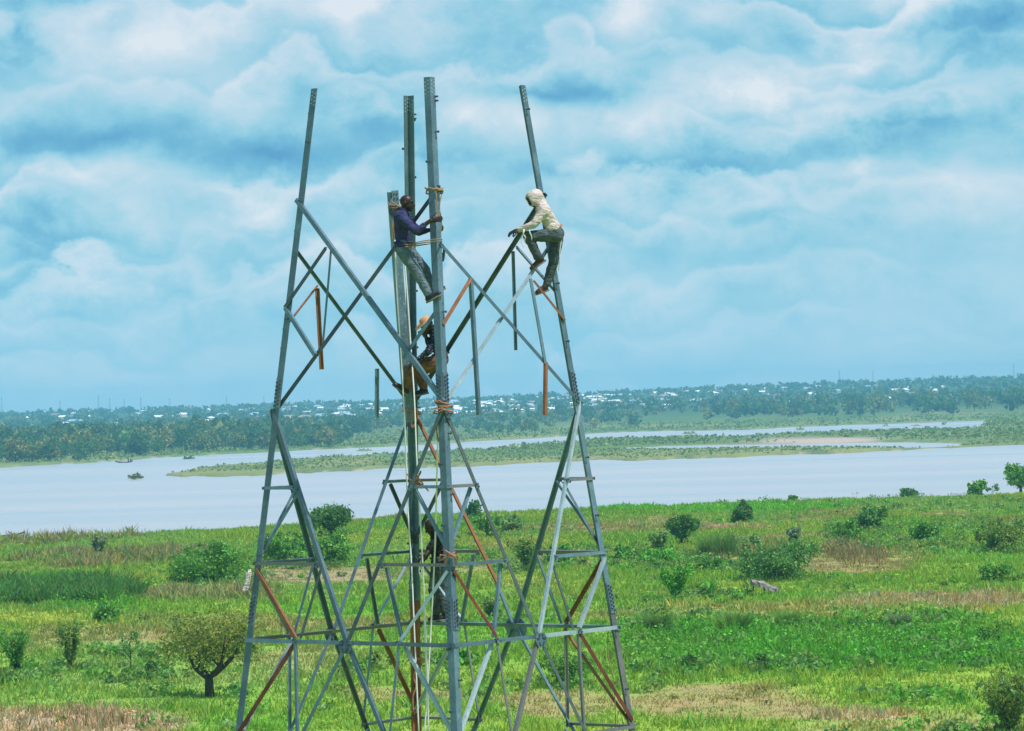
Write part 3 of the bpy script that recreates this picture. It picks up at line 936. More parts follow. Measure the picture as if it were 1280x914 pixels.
def coil_pts(c, ax, r, turns, rise, rnd, n=14, squash=1.0, side=None):
    a, b, d = frame_of(ax)
    pts = []
    for k in range(int(turns * n) + 1):
        an = 2 * math.pi * k / n
        rr = r * (1 + rnd.uniform(-.10, .10))
        pts.append(c + a * (rise * k / n + .03 * math.sin(an * .5 + k * .07) + rnd.uniform(-.016, .016) - rise * turns / 2) + (b * math.cos(an) + d * math.sin(an) * squash) * rr)
    return spline(pts, 2)


def build_ropes():
    rnd = random.Random(11)
    zdir = (leg_pt('F', 3) - leg_pt('F', 0)).normalized()

    def legc(i, z):   # centre of a leg's section
        p = leg_pt(i, z); q = Vector((TCX, TCY, p.z))
        return p + (q - p).normalized() * .055

    # upper lashing on the front leg
    c = legc('F', 2.96)
    ch = [(coil_pts(c, zdir, .115, 3.2, .022, rnd), .011)]
    fr = at_Y(552, 243, 50.1)
    ch.append((spline([fr, at_Y(549, 258, 50.08), at_Y(551, 270, 50.1), at_Y(552, 283, 50.1), at_Y(550.5, 291, 50.1)]), .010))
    ch.append((spline([at_Y(545, 240, 50.1), at_Y(546, 255, 50.08), at_Y(544.5, 268, 50.08), at_Y(548, 276, 50.06), at_Y(550, 250, 50.1)]), .009))
    rope('lashing_rope', ch, ROPE, 'tan rope lashing at the top crossing on the front leg with loose ends hanging')
    # waist lashing on the front leg
    c = legc('F', -.11)
    ch = [(coil_pts(c, zdir, .135, 2.6, .05, rnd), .0095), (coil_pts(c + zdir * .10, zdir + Vector((.25, .1, 0)), .115, 1.6, .05, rnd), .009)]
    ch.append((spline([at_Y(551, 522, 50.0), at_Y(547, 528, 49.95), at_Y(546, 540, 49.95), at_Y(548, 552, 49.97)]), .012))
    rope('lashing_rope', ch, ROPE_ORANGE, 'orange and tan rope wound round the front leg at its waist joint')
    # waist lashing on the rear leg and pole foot
    c = at_Y(514, 513, 54.1)
    ch = [(coil_pts(c, Vector((.15, 0, 1)), .135, 2.4, .05, rnd), .010)]
    ch.append((spline([at_Y(519, 509, 53.85), at_Y(522, 517, 53.8), at_Y(519, 529, 53.8), at_Y(515, 534, 53.8), at_Y(515, 518, 53.82), at_Y(520, 511, 53.84)]), .013))
    rope('lashing_rope', ch, ROPE_ORANGE, 'orange rope tying the hoisting pole foot to the rear leg at the waist')
    # knot on the front-left diagonal
    c = at_Y(522, 604, 50.35)
    ch = [(coil_pts(c, (at_Y(500, 650, 50.4) - c), .075, 3.0, .035, rnd), .012)]
    ch.append((spline([c, at_Y(523, 596, 50.2), at_Y(526, 589, 50.2), at_Y(524, 594, 50.2), at_Y(519, 597, 50.2)]), .012))
    ch.append((spline([c, at_Y(527, 606, 50.2), at_Y(531, 609, 50.2), at_Y(536, 614, 50.2)]), .011))
    ch.append((spline([c, at_Y(518, 606, 50.2), at_Y(513, 600, 50.2), at_Y(509, 592, 50.2)]), .011))
    rope('knotted_rope', ch, ROPE_ORANGE, 'orange rope knot with stiff tails on the front-left diagonal above the river')
    # tie on the front leg above the ring
    c = legc('F', -2.12)
    ch = [(coil_pts(c, zdir + Vector((-.2, .1, 0)), .115, 1.7, .06, rnd), .009)]
    ch.append((spline([at_Y(556, 688, 49.6), at_Y(564, 693, 49.5), at_Y(570, 698, 49.55), at_Y(570, 706, 49.6)]), .012))
    ch.append((spline([at_Y(569, 690, 49.6), at_Y(560, 697, 49.55), at_Y(557, 704, 49.6)]), .012))
    rope('lashing_rope', ch, ROPE_ORANGE, 'pale orange rope knotted round the front leg beside the lowest worker')
    # lashing at the pole head
    top, bot, ax, d1, d2 = POLE
    c = top - ax * .22
    ch = [(coil_pts(c, ax, .10, 2.2, .06, rnd), .011)]
    ch.append((spline([c - d1 * .12 - d2 * .1 + ax * .09, c - d2 * .13, c + d1 * .14 - d2 * .08 - ax * .06]), .012))
    ch.append((spline([c + d1 * .1 - d2 * .11 + ax * .02, c - d1 * .02 - d2 * .13 - ax * .12, c - d1 * .10 - d2 * .1 - ax * .30, c - d1 * .11 - d2 * .1 - ax * .42]), .012))
    for k in range(4):
        ch.append((spline([c - d1 * (.06 + .01 * k) - d2 * .11 - ax * .14, c - d1 * (.075 + .02 * k) - d2 * .12 - ax * .3, c - d1 * (.05 + .03 * k) - d2 * .1 - ax * (.40 + .03 * k)]), .010))
    rope('lashing_rope', ch, ROPE, 'frayed tan rope tied round the head plate of the leaning hoisting pole')
    # long hoisting lines
    L1 = [at_Y(493.5, 300, 53.6), at_Y(496, 360, 53.6), at_Y(501, 435, 53.58), at_Y(504.5, 500, 53.5), at_Y(507, 560, 53.4), at_Y(510, 640, 53.3), at_Y(514, 700, 53.2), at_Y(518, 790, 53.1), at_Y(524, 925, 53.0)]
    rope('hoisting_line', [(spline(L1, 5), .0125)], ROPE_WHITE, 'white hoisting line running down the left side of the leaning pole')
    L2 = [at_Y(503, 300, 53.5), at_Y(507, 340, 53.5), at_Y(514, 440, 53.45), at_Y(518, 500, 53.3), at_Y(521, 575, 53.2), at_Y(526, 660, 53.2), at_Y(529, 720, 53.2), at_Y(533, 810, 53.2), at_Y(536, 925, 53.2)]
    rope('hoisting_line', [(spline(L2, 5), .0125)], ROPE_WHITE, 'white hoisting line passing in front of the hatted worker and the rear leg')
    L3 = [at_Y(549, 526, 50.6), at_Y(547, 560, 51.4), at_Y(545.5, 620, 52.4), at_Y(543.5, 690, 53.3), at_Y(540, 760, 53.6), at_Y(535, 850, 53.6), at_Y(530, 925, 53.6)]
    rope('hoisting_line', [(spline(L3, 5), .012)], ROPE_WHITE, 'white line hanging from the front leg waist past the lowest worker')
    L4_ = [at_Y(526, 700, 54.0), at_Y(524, 716, 54.0), at_Y(530, 730, 54.0), at_Y(530, 760, 54.0), at_Y(533, 850, 54.0), at_Y(537, 925, 54.0)]
    rope('hoisting_line', [(spline(L4_, 5), .010)], ROPE_WHITE, 'short pale line looped from the bar by the lowest worker')
    L5 = [at_Y(517, 826, 53.9), at_Y(520, 835, 53.85), at_Y(517, 846, 53.85), at_Y(520, 858, 53.85), at_Y(516, 872, 53.85), at_Y(517, 890, 53.85)]
    ch = [(spline(L5, 5), .012), (coil_pts(at_Y(518, 830, 54.75), Vector((0, 0, 1)), .13, 2, .04, rnd), .012)]
    rope('knotted_rope', [ch[0]] + [(coil_pts(legc('B', -3.85), Vector((0, 0, 1)), .125, 2.2, .05, rnd), .012)], ROPE_ORANGE, 'orange rope twisted down the rusty lower part of the rear leg')
    rope('hanging_line', [(spline([at_Y(760, 789, 52.4), at_Y(760, 820, 52.4), at_Y(766, 845, 52.4), at_Y(769, 880, 52.4), at_Y(769, 925, 52.4)], 5), .008)], ROPE, 'thin brown line dangling beside the right leg below the ring')
    rope('hanging_line', [(spline([at_Y(499, 806, 50.9), at_Y(498, 840, 50.9), at_Y(496, 880, 50.9), at_Y(497, 925, 50.9)], 5), .006)], ROPE, 'thin brown line dangling left of the rusty rear leg below the ring')
    # rag on the left leg
    P = at_Y(310, 714, 51.75)
    V, Q = [], []
    for i in range(9):
        t = i / 8
        c = at_Y(312 - 6.0 * t ** 1.3, 712 + 29 * t, 51.72)
        w = .018 + .024 * math.sin(t * 2.6) + .008 * math.sin(9 * t)
        for j in range(5):
            s = j / 4 - .5
            V.append(tuple(c + Vector((s * 2 * w, .03 * math.sin(j * 2.1 + 5 * t), .012 * math.sin(j * 3 + i))) - P))
    for i in range(8):
        for j in range(4):
            Q.append((i * 5 + j, i * 5 + j + 1, i * 5 + j + 6, i * 5 + j + 5))
    me = np_mesh('cloth_rag', V, Q, None, (RAG,), smooth=True)
    o = obj('cloth_rag', me, None, P)
    md = o.modifiers.new('thickness', 'SOLIDIFY'); md.thickness = 0.006
    tag(o, 'pinkish white rag tied to the left leg below the rusty brace', 'rag')


build_ropes()


# ------------------------------------------------------------------ workers
from mathutils import noise as mnoise


def capsule(P, Q, r0, r1, sides=14):
    P, Q = Vector(P), Vector(Q)
    a = Q - P
    if a.length < 1e-5: a = Vector((0, 0, 1e-5))
    d = a.normalized()
    pts, rad = [], []
    for k in range(5):
        t = math.pi / 2 * (1 - k / 4)
        pts.append(P - d * r0 * math.sin(t)); rad.append(max(r0 * math.cos(t), r0 * .03))
    for k in range(1, 6):
        t = math.pi / 2 * (k - 1) / 4
        pts.append(Q + d * r1 * math.sin(t)); rad.append(max(r1 * math.cos(t), r1 * .03))
    return tube_data(pts, rad, sides)


def ellipsoid(c, ex, ey, ez, nu=14, nv=9):
    """ex, ey, ez: half-axis vectors"""
    V, Q, T = [], [], []
    for i in range(1, nv):
        th = math.pi * i / nv
        for k in range(nu):
            ph = 2 * math.pi * k / nu
            V.append(c + ex * (math.sin(th) * math.cos(ph)) + ey * (math.sin(th) * math.sin(ph)) + ez * math.cos(th))
    for i in range(nv - 2):
        for k in range(nu):
            k2 = (k + 1) % nu
            Q.append((i * nu + k, i * nu + k2, (i + 1) * nu + k2, (i + 1) * nu + k))
    V += [c + ez, c - ez]
    n = len(V)
    for k in range(nu):
        k2 = (k + 1) % nu
        T.append((n - 2, k2, k)); T.append((n - 1, (nv - 2) * nu + k, (nv - 2) * nu + k2))
    return V, Q, T


def fuse(name, prims, mat, parent, voxel=.011, smooth=4, wrinkle=0.0, freq=9.0, base=None):
    V, Q, T = [], [], []
    for v, q, t in prims:
        o = len(V)
        V += [tuple(Vector(p) - base) for p in v]
        Q += [tuple(i + o for i in f) for f in q]
        T += [tuple(i + o for i in f) for f in t]
    me = np_mesh(name + '_src', V, Q, T, (mat,))
    bm = bmesh.new(); bm.from_mesh(me); bmesh.ops.recalc_face_normals(bm, faces=bm.faces); bm.to_mesh(me); bm.free()
    tmp = bpy.data.objects.new(name + '_src', me)
    sc = bpy.data.scenes.new('workbench')
    sc.collection.objects.link(tmp)
    md = tmp.modifiers.new('r', 'REMESH'); md.mode = 'VOXEL'; md.voxel_size = voxel
    if smooth:
        ms = tmp.modifiers.new('s', 'SMOOTH'); ms.factor = .5; ms.iterations = smooth
    with bpy.context.temp_override(scene=sc, view_layer=sc.view_layers[0]):
        dg = bpy.context.evaluated_depsgraph_get()
    ev = tmp.evaluated_get(dg)
    out = bpy.data.meshes.new_from_object(ev)
    out.name = name
    bpy.data.scenes.remove(sc); bpy.data.objects.remove(tmp); bpy.data.meshes.remove(me)
    out.materials.clear(); out.materials.append(mat)
    if wrinkle:
        nv = len(out.vertices)
        co = np.empty(nv * 3, dtype=np.float32); nr = np.empty(nv * 3, dtype=np.float32)
        out.vertices.foreach_get('co', co); out.vertices.foreach_get('normal', nr)
        co = co.reshape(-1, 3); nr = nr.reshape(-1, 3)
        k = np.array([mnoise.noise((p[0] * freq, p[1] * freq, p[2] * freq * 2.1)) + .5 * mnoise.noise((p[0] * freq * 2.3, p[1] * freq * 2.3, p[2] * freq * 2.3)) for p in co.tolist()])
        co = co + nr * (wrinkle * k)[:, None]
        out.vertices.foreach_set('co', co.astype(np.float32).ravel())
        out.update()
    out.polygons.foreach_set('use_smooth', [True] * len(out.polygons))
    return obj(name, out, parent)


def hand_prims(wrist, d, palm_n, thumb, curl, size=1.0):
    """wrist, pointing direction d, palm normal (towards the held thing), thumb side, curl in radians per joint"""
    d = d.normalized(); n = (palm_n - d * palm_n.dot(d)).normalized(); s = d.cross(n).normalized()
    if s.dot(thumb) < 0: s = -s
    k = size
    pr = [ellipsoid(wrist + d * .045 * k, d * .058 * k, s * .042 * k, n * .019 * k)]
    for i, (off, ln) in enumerate(((.030, .074), (.010, .084), (-.010, .078), (-.029, .060))):
        p = wrist + d * .085 * k + s * off * k
        dirv = (d + s * off * 3).normalized()
        for j in range(3):
            seg = ln * k * (.42, .32, .26)[j]
            an = curl * (.5, 1.0, .9)[j]
            dirv = (dirv * math.cos(an) + n * math.sin(an)).normalized()
            q = p + dirv * seg
            pr.append(capsule(p, q, .0098 * k, .0088 * k, 8))
            p = q
    p = wrist + d * .025 * k + s * .034 * k
    td = (d * .65 + s * .75 + n * .25).normalized()
    for j in range(3):
        q = p + td * (.040, .030, .025)[j] * k
        pr.append(capsule(p, q, (.014, .0115, .0105)[j] * k, (.0115, .0105, .009)[j] * k, 8))
        p = q
        td = (td + d * .35 + n * .35 * min(1, curl)).normalized()
    return pr


def head_prims(c, fwd, upv):
    f = fwd.normalized(); u = (upv - f * upv.dot(f)).normalized(); s = f.cross(u)
    pr = [ellipsoid(c + u * .028 - f * .012, f * .096, s * .076, u * .088),
          ellipsoid(c + f * .030 - u * .035, f * .062, s * .058, u * .072),
          ellipsoid(c + f * .056 - u * .085, f * .034, s * .034, u * .026),          # chin
          ellipsoid(c + f * .080 + u * .030, f * .018, s * .050, u * .014),          # brow
          capsule(c + f * .085 + u * .020, c + f * .112 - u * .018, .010, .016, 8),  # nose
          ellipsoid(c + f * .098 - u * .022, f * .014, s * .021, u * .011),
          ellipsoid(c + f * .092 - u * .052, f * .014, s * .026, u * .008),          # lips
          ellipsoid(c + f * .090 - u * .064, f * .013, s * .023, u * .008),
          ellipsoid(c + s * .078 - f * .012 - u * .005, f * .020, s * .010, u * .032),
          ellipsoid(c - s * .078 - f * .012 - u * .005, f * .020, s * .010, u * .032)]
    return pr, f, u, s


def boot(name, ankle, heel, toe, upv, mat, parent, base, sole=SOLE):
    d = (toe - heel); L = d.length; d.normalize()
    u = (upv - d * upv.dot(d)).normalized(); s = d.cross(u)
    b = heel + d * .02
    pr = [capsule(b + d * .035 + u * .035, b + d * .10 + u * .045, .040, .044),
          capsule(b + d * .10 + u * .040, b + d * (L - .045) + u * .026, .044, .034),
          ellipsoid(b + d * (L - .055) + u * .026, d * .052, s * .048, u * .032),
          ellipsoid(b + d * (L * .55) + u * .022, d * L * .42, s * .046, u * .024),
          capsule(b + d * .05 + u * .05, ankle, .046, .046)]
    o = fuse(name, pr, mat, parent, .009, 3, .002, 20, base)
    prof = []
    bm = bmesh.new()
    n = 20
    ring = []
    for k in range(n):
        an = 2 * math.pi * k / n
        w = .046 + .006 * math.cos(an)
        ring.append(b + d * (L * .47 + math.cos(an) * L * .52) + s * math.sin(an) * w - base)
    lo = [bm.verts.new(p - u * .012) for p in ring]; hi = [bm.verts.new(p + u * .012) for p in ring]
    bm.faces.new(lo); bm.faces.new(hi)
    for k in range(n): bm.faces.new((lo[k], lo[(k + 1) % n], hi[(k + 1) % n], hi[k]))
    obj('sole', bm_mesh('sole', bm, (sole,)), o)
    return o


def worker(label, J, fwd, headup, wear, hands):
    """J: joints in the picture (px, py, Y) -> one continuous body, clothing as children"""
    W = {k: at_Y(*v) for k, v in J.items()}
    base = (W['hipN'] + W['hipF']) / 2
    low = min(W['toeN'].z, W['toeF'].z)
    base = Vector((base.x, base.y, low))
    T = empty('person', base)
    tag(T, label, 'person')
    zero = base
    chest = (W['shN'] + W['shF']) / 2; pelvis = (W['hipN'] + W['hipF']) / 2
    spine = (chest - pelvis).normalized()
    waist = pelvis.lerp(chest, .33)
    hp, f, u, s = head_prims(W['head'], Vector(fwd), Vector(headup))
    # ---- body
    pr = list(hp)
    pr.append(capsule(W['neck'], W['head'] - u * .05 - f * .02, .056, .052))
    pr.append(capsule(W['shN'], W['shF'], .058, .058))
    for e in 'NF':
        sh, el, wr, hi, kn, an = (W[k + e] for k in ('sh', 'el', 'wr', 'hip', 'kn', 'an'))
        pr += [capsule(sh, W['neck'], .055, .05), capsule(sh.lerp(chest, .25), waist.lerp(hi, .4), .092, .085), capsule(waist.lerp(hi, .4), hi, .085, .09),
               capsule(sh, el, .053, .041), capsule(el, wr, .042, .027), capsule(hi, kn, .085, .058), capsule(kn, an, .056, .036),
               capsule(an, W['toe' + e].lerp(W['heel' + e], .35) + Vector((0, 0, .03)), .036, .03)]
        hd = hands[e]
        pr += hand_prims(wr, Vector(hd[0]), Vector(hd[1]), Vector(hd[2]), hd[3], 1.05)
    body = fuse('body', pr, SKIN, T, .0085, 2, 0, 9, zero)
    for sg in (-1, 1):
        v, q, t = ellipsoid(Vector(), f * .008, s * .010, u * .005, 10, 7)
        obj('eye', np_mesh('eye', [tuple(p) for p in v], q, t, (EYE,), smooth=True), body, W['head'] + f * .078 + s * sg * .031 + u * .008 - zero)
    # ---- shirt
    pr = [capsule(W['shN'], W['shF'], .072, .072), capsule(W['neck'] - spine * .03, W['neck'] + (W['head'] - W['neck']) * .12, .070, .064)]
    k = wear.get('bulk', 1.0)
    hem = wear.get('hem', .06)
    for e in 'NF':
        sh, el, wr, hi = (W[j + e] for j in ('sh', 'el', 'wr', 'hip'))
        cut = wear.get('sleeve', .93)
        pr += [capsule(sh, W['neck'], .066, .062), capsule(sh.lerp(chest, .25), waist.lerp(hi, .5), .108 * k, .100 * k), capsule(waist.lerp(hi, .5), hi + spine * hem, .102 * k, .108 * k),
               capsule(sh, el, .072 * k, .058 * k)]
        if cut > 0: pr.append(capsule(el, el.lerp(wr, cut), .058 * k, .042 * k))
    shirt = fuse('shirt', pr, wear['shirt'], T, .011, 3, .0075, 10, zero)
    # collar
    a, b_, c_ = frame_of(W['head'] - W['neck'], f)
    nk = W['neck'].lerp(W['head'], .22)
    col = [nk + (b_ * math.cos(t) + c_ * math.sin(t)) * .068 - a * .02 * math.cos(t) for t in np.linspace(0, 2 * math.pi, 18)]
    if wear.get('collar', True):
        v, q, t = tube_data([p - zero for p in col], .016, 6)
        obj('collar', np_mesh('collar', [tuple(p) for p in v], q, t, (wear['shirt'],), smooth=True), shirt)
    # ---- trousers
    pr = [capsule(W['hipN'] + spine * .05, W['hipF'] + spine * .05, .104, .104)]
    for e in 'NF':
        hi, kn, an = (W[j + e] for j in ('hip', 'kn', 'an'))
        pr += [capsule(hi, kn, .106, .076), capsule(kn, kn.lerp(an, wear.get('cuff', .94)), .075, .064)]
    tr = fuse('trousers', pr, wear['trousers'], T, .011, 3, .0085, 9, zero)
    if wear.get('belt', True):
        wc = pelvis + spine * .085
        a, b_, c_ = frame_of(spine, f)
        lat = (W['hipF'] - W['hipN']).normalized()
        dp = spine.cross(lat).normalized()
        ring = [wc + lat * math.cos(t) * .165 + dp * math.sin(t) * .125 - zero for t in np.linspace(0, 2 * math.pi, 26)]
        v, q, t = tube_data(ring, .017, 6)
        obj('belt', np_mesh('belt', [tuple(p) for p in v], q, t, (wear.get('belt_mat', ROPE_DARK),), smooth=True), tr)
    for e in 'NF':
        upv = (W['kn' + e] - W['an' + e]).normalized() + Vector((0, 0, .4))
        boot('boot', W['an' + e], W['heel' + e], W['toe' + e], upv, wear.get('shoe', SHOE), T, zero)
    return T, W, (f, u, s), zero


def build_workers():
    X = Vector((1, 0, 0))
    # worker in navy shirt at the front leg
    J = dict(head=(508.6, 254.3, 50.33), neck=(503.0, 265.5, 50.35), shN=(500.5, 272, 50.17), shF=(506, 271, 50.53), hipN=(502.5, 311, 50.25), hipF=(506.5, 310.5, 50.45),
             elN=(520.5, 289, 50.06), wrN=(538.5, 275.5, 50.06), elF=(523, 290, 50.56), wrF=(541, 287, 50.47), knN=(522, 342, 50.20), anN=(535.5, 368, 50.17), heelN=(532, 379, 50.17), toeN=(551.5, 368.5, 50.12),
             knF=(531.5, 338, 50.45), anF=(538.5, 359, 50.44), heelF=(536, 369, 50.44), toeF=(556, 361, 50.42))
    T, W, fr, z0 = worker('worker in navy shirt and grey jeans gripping the front leg, leaning back on a rope', J, (.95, -.22, -.12), (.1, 0, 1), dict(shirt=SHIRT_BLUE, trousers=JEANS, sleeve=.55, hem=.05),
                          {'N': ((1, -.05, .12), (0, 1, 0), (0, 0, 1), .45), 'F': ((1, 0, .1), (0, -1, 0), (0, 0, 1), .7)})
    # his waist rope round the leg
    p = [at_Y(506, 306, 50.05), at_Y(513, 305.5, 50.1), at_Y(523, 302.5, 50.08), at_Y(538, 300, 50.04), at_Y(549.5, 299, 50.02), at_Y(552.5, 299.5, 50.28), at_Y(549, 300, 50.55), at_Y(539, 302, 50.58), at_Y(523, 304.5, 50.55), at_Y(514, 306, 50.5)]
    p2 = [q + Vector((0, 0, -.028)) for q in p]
    rope('safety_rope', [(spline(p, 5), .008), (spline(p2, 5), .008)], ROPE, 'tan safety rope looped from the navy worker to the front leg')
    # tool pouch strap hanging on the right of the leg
    rope('hanging_strap', [(spline([at_Y(553, 305, 50.35), at_Y(555, 312, 50.35), at_Y(554.5, 322, 50.35), at_Y(553, 326, 50.35), at_Y(552.5, 316, 50.35)], 5), .018)], ROPE_DARK, 'dark strap loop hanging behind the front leg below the safety rope')

    # worker in a cream hoodie on the right leg
    J = dict(head=(668.5, 248.5, 52.02), neck=(677.0, 257, 52.03), shN=(680, 264, 51.85), shF=(678.5, 262, 52.22), hipN=(695.5, 294, 51.93), hipF=(696.5, 292, 52.15),
             elN=(667, 281, 51.80), wrN=(647.5, 287.3, 51.86), elF=(668, 280, 52.3), wrF=(652, 287, 52.36), knN=(660, 295, 51.88), anN=(673, 322.5, 51.92), heelN=(683, 325, 51.95), toeN=(664.5, 338, 51.93),
             knF=(692, 327.5, 52.10), anF=(683.5, 355, 52.12), heelF=(687.5, 362, 52.12), toeF=(670.5, 368, 52.08))
    T, W, (f, u, s), z0 = worker('hooded worker in cream top and slate trousers perched against the right leg', J, (-.80, -.38, -.46), (-.35, 0, 1), dict(shirt=HOODIE, trousers=TROUSER_DARK, hem=.11, shoe=SHOE_BROWN, collar=False, belt=True, belt_mat=ROPE_ORANGE),
                                 {'N': ((-1, 0, -.38), (0, .6, -1), (0, -1, .3), .35), 'F': ((-1, 0, -.3), (0, 0, -1), (0, 1, 0), .7)})
    h = W['head']
    # hood: shell open at the face
    V, Q = [], []
    nu, nv = 28, 12
    for i in range(nv + 1):
        th = .62 + (math.pi - .62) * i / nv           # angle from the face direction
        for k in range(nu):
            ph = 2 * math.pi * k / nu
            r = .122 + .006 * math.sin(3 * ph + i)
            drop = .05 * max(0, -math.cos(ph)) * (i / nv)
            V.append(tuple(h + f * (math.cos(th) * r * 1.12 - .005) + (s * math.sin(ph) * .90 + u * (math.cos(ph) * 1.02)) * (math.sin(th) * r) + u * (.012 - drop) - z0))
    for i in range(nv):
        for k in range(nu):
            k2 = (k + 1) % nu
            Q.append((i * nu + k, i * nu + k2, (i + 1) * nu + k2, (i + 1) * nu + k))
    o = obj('hood', np_mesh('hood', V, Q, None, (HOODIE,), smooth=True), T)
    md = o.modifiers.new('thickness', 'SOLIDIFY'); md.thickness = .012; md.offset = 1
    pr = [capsule(h - u * .07 - f * .05, W['neck'] + Vector((0, 0, -.01)), .085, .095)]
    fuse('hood_drape', pr, HOODIE, T, .012, 3, .006, 12, z0)
    rope('knee_cord', [(coil_pts(at_Y(657.5, 293, 51.88), Vector((1, 0, .15)), .10, 2.2, .05, random.Random(5)), .010), (spline([at_Y(652, 294, 51.8), at_Y(652, 302, 51.8), at_Y(655, 309, 51.8)], 5), .009)], ROPE_WHITE, 'pale cord wound round the raised knee of the hooded worker')
    rope('safety_line', [(spline([at_Y(702, 300, 52.0), at_Y(700, 312, 52.0), at_Y(699.5, 325, 52.0), at_Y(698, 338, 52.05)], 5), .008)], ROPE_WHITE, 'pale cord hanging behind the hooded worker beside the right leg')

    # seated worker with straw hat behind the front leg
    J = dict(head=(534.0, 407.5, 53.55), neck=(541.5, 414, 53.68), shN=(547, 420, 53.50), shF=(545, 418, 53.86), hipN=(552, 450, 53.64), hipF=(552, 449, 53.84),
             elN=(536, 439, 53.38), wrN=(522.5, 450, 53.42), elF=(538, 433, 53.80), wrF=(533.5, 423, 53.60), knN=(514.5, 460, 53.50), anN=(508.5, 485, 53.66), heelN=(511, 494, 53.66), toeN=(491.5, 481, 53.62),
             knF=(523, 466, 53.82), anF=(530, 485, 53.86), heelF=(537, 491, 53.88), toeF=(519, 495, 53.80))
    T, W, (f, u, s), z0 = worker('seated worker in straw hat, patterned dark shirt and tan trousers behind the front leg', J, (-.75, -.35, -.48), (-.25, 0, 1), dict(shirt=SHIRT_PATTERN, trousers=KHAKI, hem=.04),
                                 {'N': ((-1, 0, -.5), (0, .3, -1), (0, 1, .3), .3), 'F': ((-.75, 0, 1), (-.7, -.5, -.2), (0, -1, .2), .6)})
    h = W['head']
    prof = [(.0, .125), (.045, .122), (.075, .105), (.088, .07), (.092, .045), (.125, .035), (.165, .03), (.19, .034), (.19, .028), (.165, .022), (.125, .026), (.088, .034), (.084, .07), (.07, .098), (.04, .114), (.0, .117)]
    V, Q = [], []
    nu = 28
    for r, z in prof:
        for k in range(nu):
            an = 2 * math.pi * k / nu
            sag = -.02 * math.cos(2 * an) * (r / .19) ** 2
            V.append(tuple(f * math.cos(an) * r + s * math.sin(an) * r + u * (z + sag)))
    for i in range(len(prof) - 1):
        for k in range(nu):
            k2 = (k + 1) % nu
            Q.append((i * nu + k, i * nu + k2, (i + 1) * nu + k2, (i + 1) * nu + k))
    o = obj('straw_hat', np_mesh('straw_hat', V, Q, None, (STRAW_HAT,), smooth=True), T, h + u * .022 - f * .012 - z0)

    # worker in black on the rear ring beam
    J = dict(head=(539.0, 658.5, 54.42), neck=(544, 668.5, 54.45), shN=(547.5, 673, 54.26), shF=(547, 672, 54.63), hipN=(547.5, 705, 54.36), hipF=(549.5, 705, 54.56),
             elN=(537.5, 686, 54.18), wrN=(531.5, 695, 54.10), elF=(541, 686, 54.70), wrF=(534, 694, 54.68), knN=(541.5, 737, 54.30), anN=(546, 767, 54.36), heelN=(551.5, 775, 54.36), toeN=(536, 776, 54.33),
             knF=(551.5, 737, 54.56), anF=(556.5, 767, 54.50), heelF=(561.5, 775, 54.50), toeF=(546, 776, 54.48))
    worker('worker in black top and charcoal trousers standing on the rear ring beam, head bowed', J, (-.78, -.25, -.58), (-.4, 0, 1), dict(shirt=BLACK_CLOTH, trousers=TROUSER_GREEN, hem=.0, sleeve=.2, bulk=1.06),
           {'N': ((-.7, 0, -.7), (-.3, .5, -.6), (0, 1, .2), .6), 'F': ((-.7, 0, -.7), (0, -1, 0), (0, 0, 1), .6)})


build_workers()


# ------------------------------------------------------------------ vegetation of the near bank
def on_field(px, py):
    z = 0.0
    for _ in range(8):
        p = at_z(px, py, z)
        z = min(max(height1(p.x, p.y), -.4), 1.0)
    return Vector((p.x, p.y, z))


def leaf_cloud(rng, centres, radii, n, size, col, spread=.18, aspect=1.8, droop=0.0, shell=.35):
    """n rhombic leaves through the volume of several ellipsoids; returns verts, quads, colours"""
    centres = np.asarray(centres, float); radii = np.asarray(radii, float)
    vol = radii.prod(1) ** (2 / 3)
    pick = rng.choice(len(centres), n, p=vol / vol.sum())
    d = rng.normal(size=(n, 3)); d /= np.linalg.norm(d, axis=1)[:, None]
    r = shell + (1 - shell) * rng.random(n) ** .6
    # leaves gather in twigs: pull every leaf towards one of a number of twig ends
    k = max(6, n // 14)
    tw = rng.integers(0, k, n)
    td = rng.normal(size=(k, 3)); td /= np.linalg.norm(td, axis=1)[:, None]
    tr = shell + (1.08 - shell) * rng.random(k) ** .55
    tpick = rng.choice(len(centres), k, p=vol / vol.sum())
    tpos = centres[tpick] + td * tr[:, None] * radii[tpick]
    pos = centres[pick] + d * r[:, None] * radii[pick]
    own = tpos[tw] + rng.normal(size=(n, 3)) * spread * radii[tpick[tw]].mean(1)[:, None]
    use = rng.random(n) < .8
    pos = np.where(use[:, None], own, pos)
    out = d * .6 + rng.normal(size=(n, 3)) * .8
    out[:, 2] += .25 - droop
    out /= np.linalg.norm(out, axis=1)[:, None]
    side = np.cross(out, rng.normal(size=(n, 3))); side /= np.linalg.norm(side, axis=1)[:, None] + 1e-9
    s = size * rng.uniform(.6, 1.4, n)[:, None]
    V = np.stack([pos - out * s * .5, pos + side * s * .5 / aspect, pos + out * s * .5, pos - side * s * .5 / aspect], 1).reshape(-1, 3)
    Q = np.arange(n * 4).reshape(n, 4)
    tv = rng.uniform(.6, 1.45, k)[tw] * rng.uniform(.75, 1.3, n)
    th = rng.normal(0, .14, k)[tw]
    c = np.asarray(col)[None] * tv[:, None]
    c = c * np.stack([1 + th * 1.6, 1 + th * .3, 1 - th * .8], 1)
    return V, Q, np.repeat(np.clip(c, .004, .9), 4, axis=0)


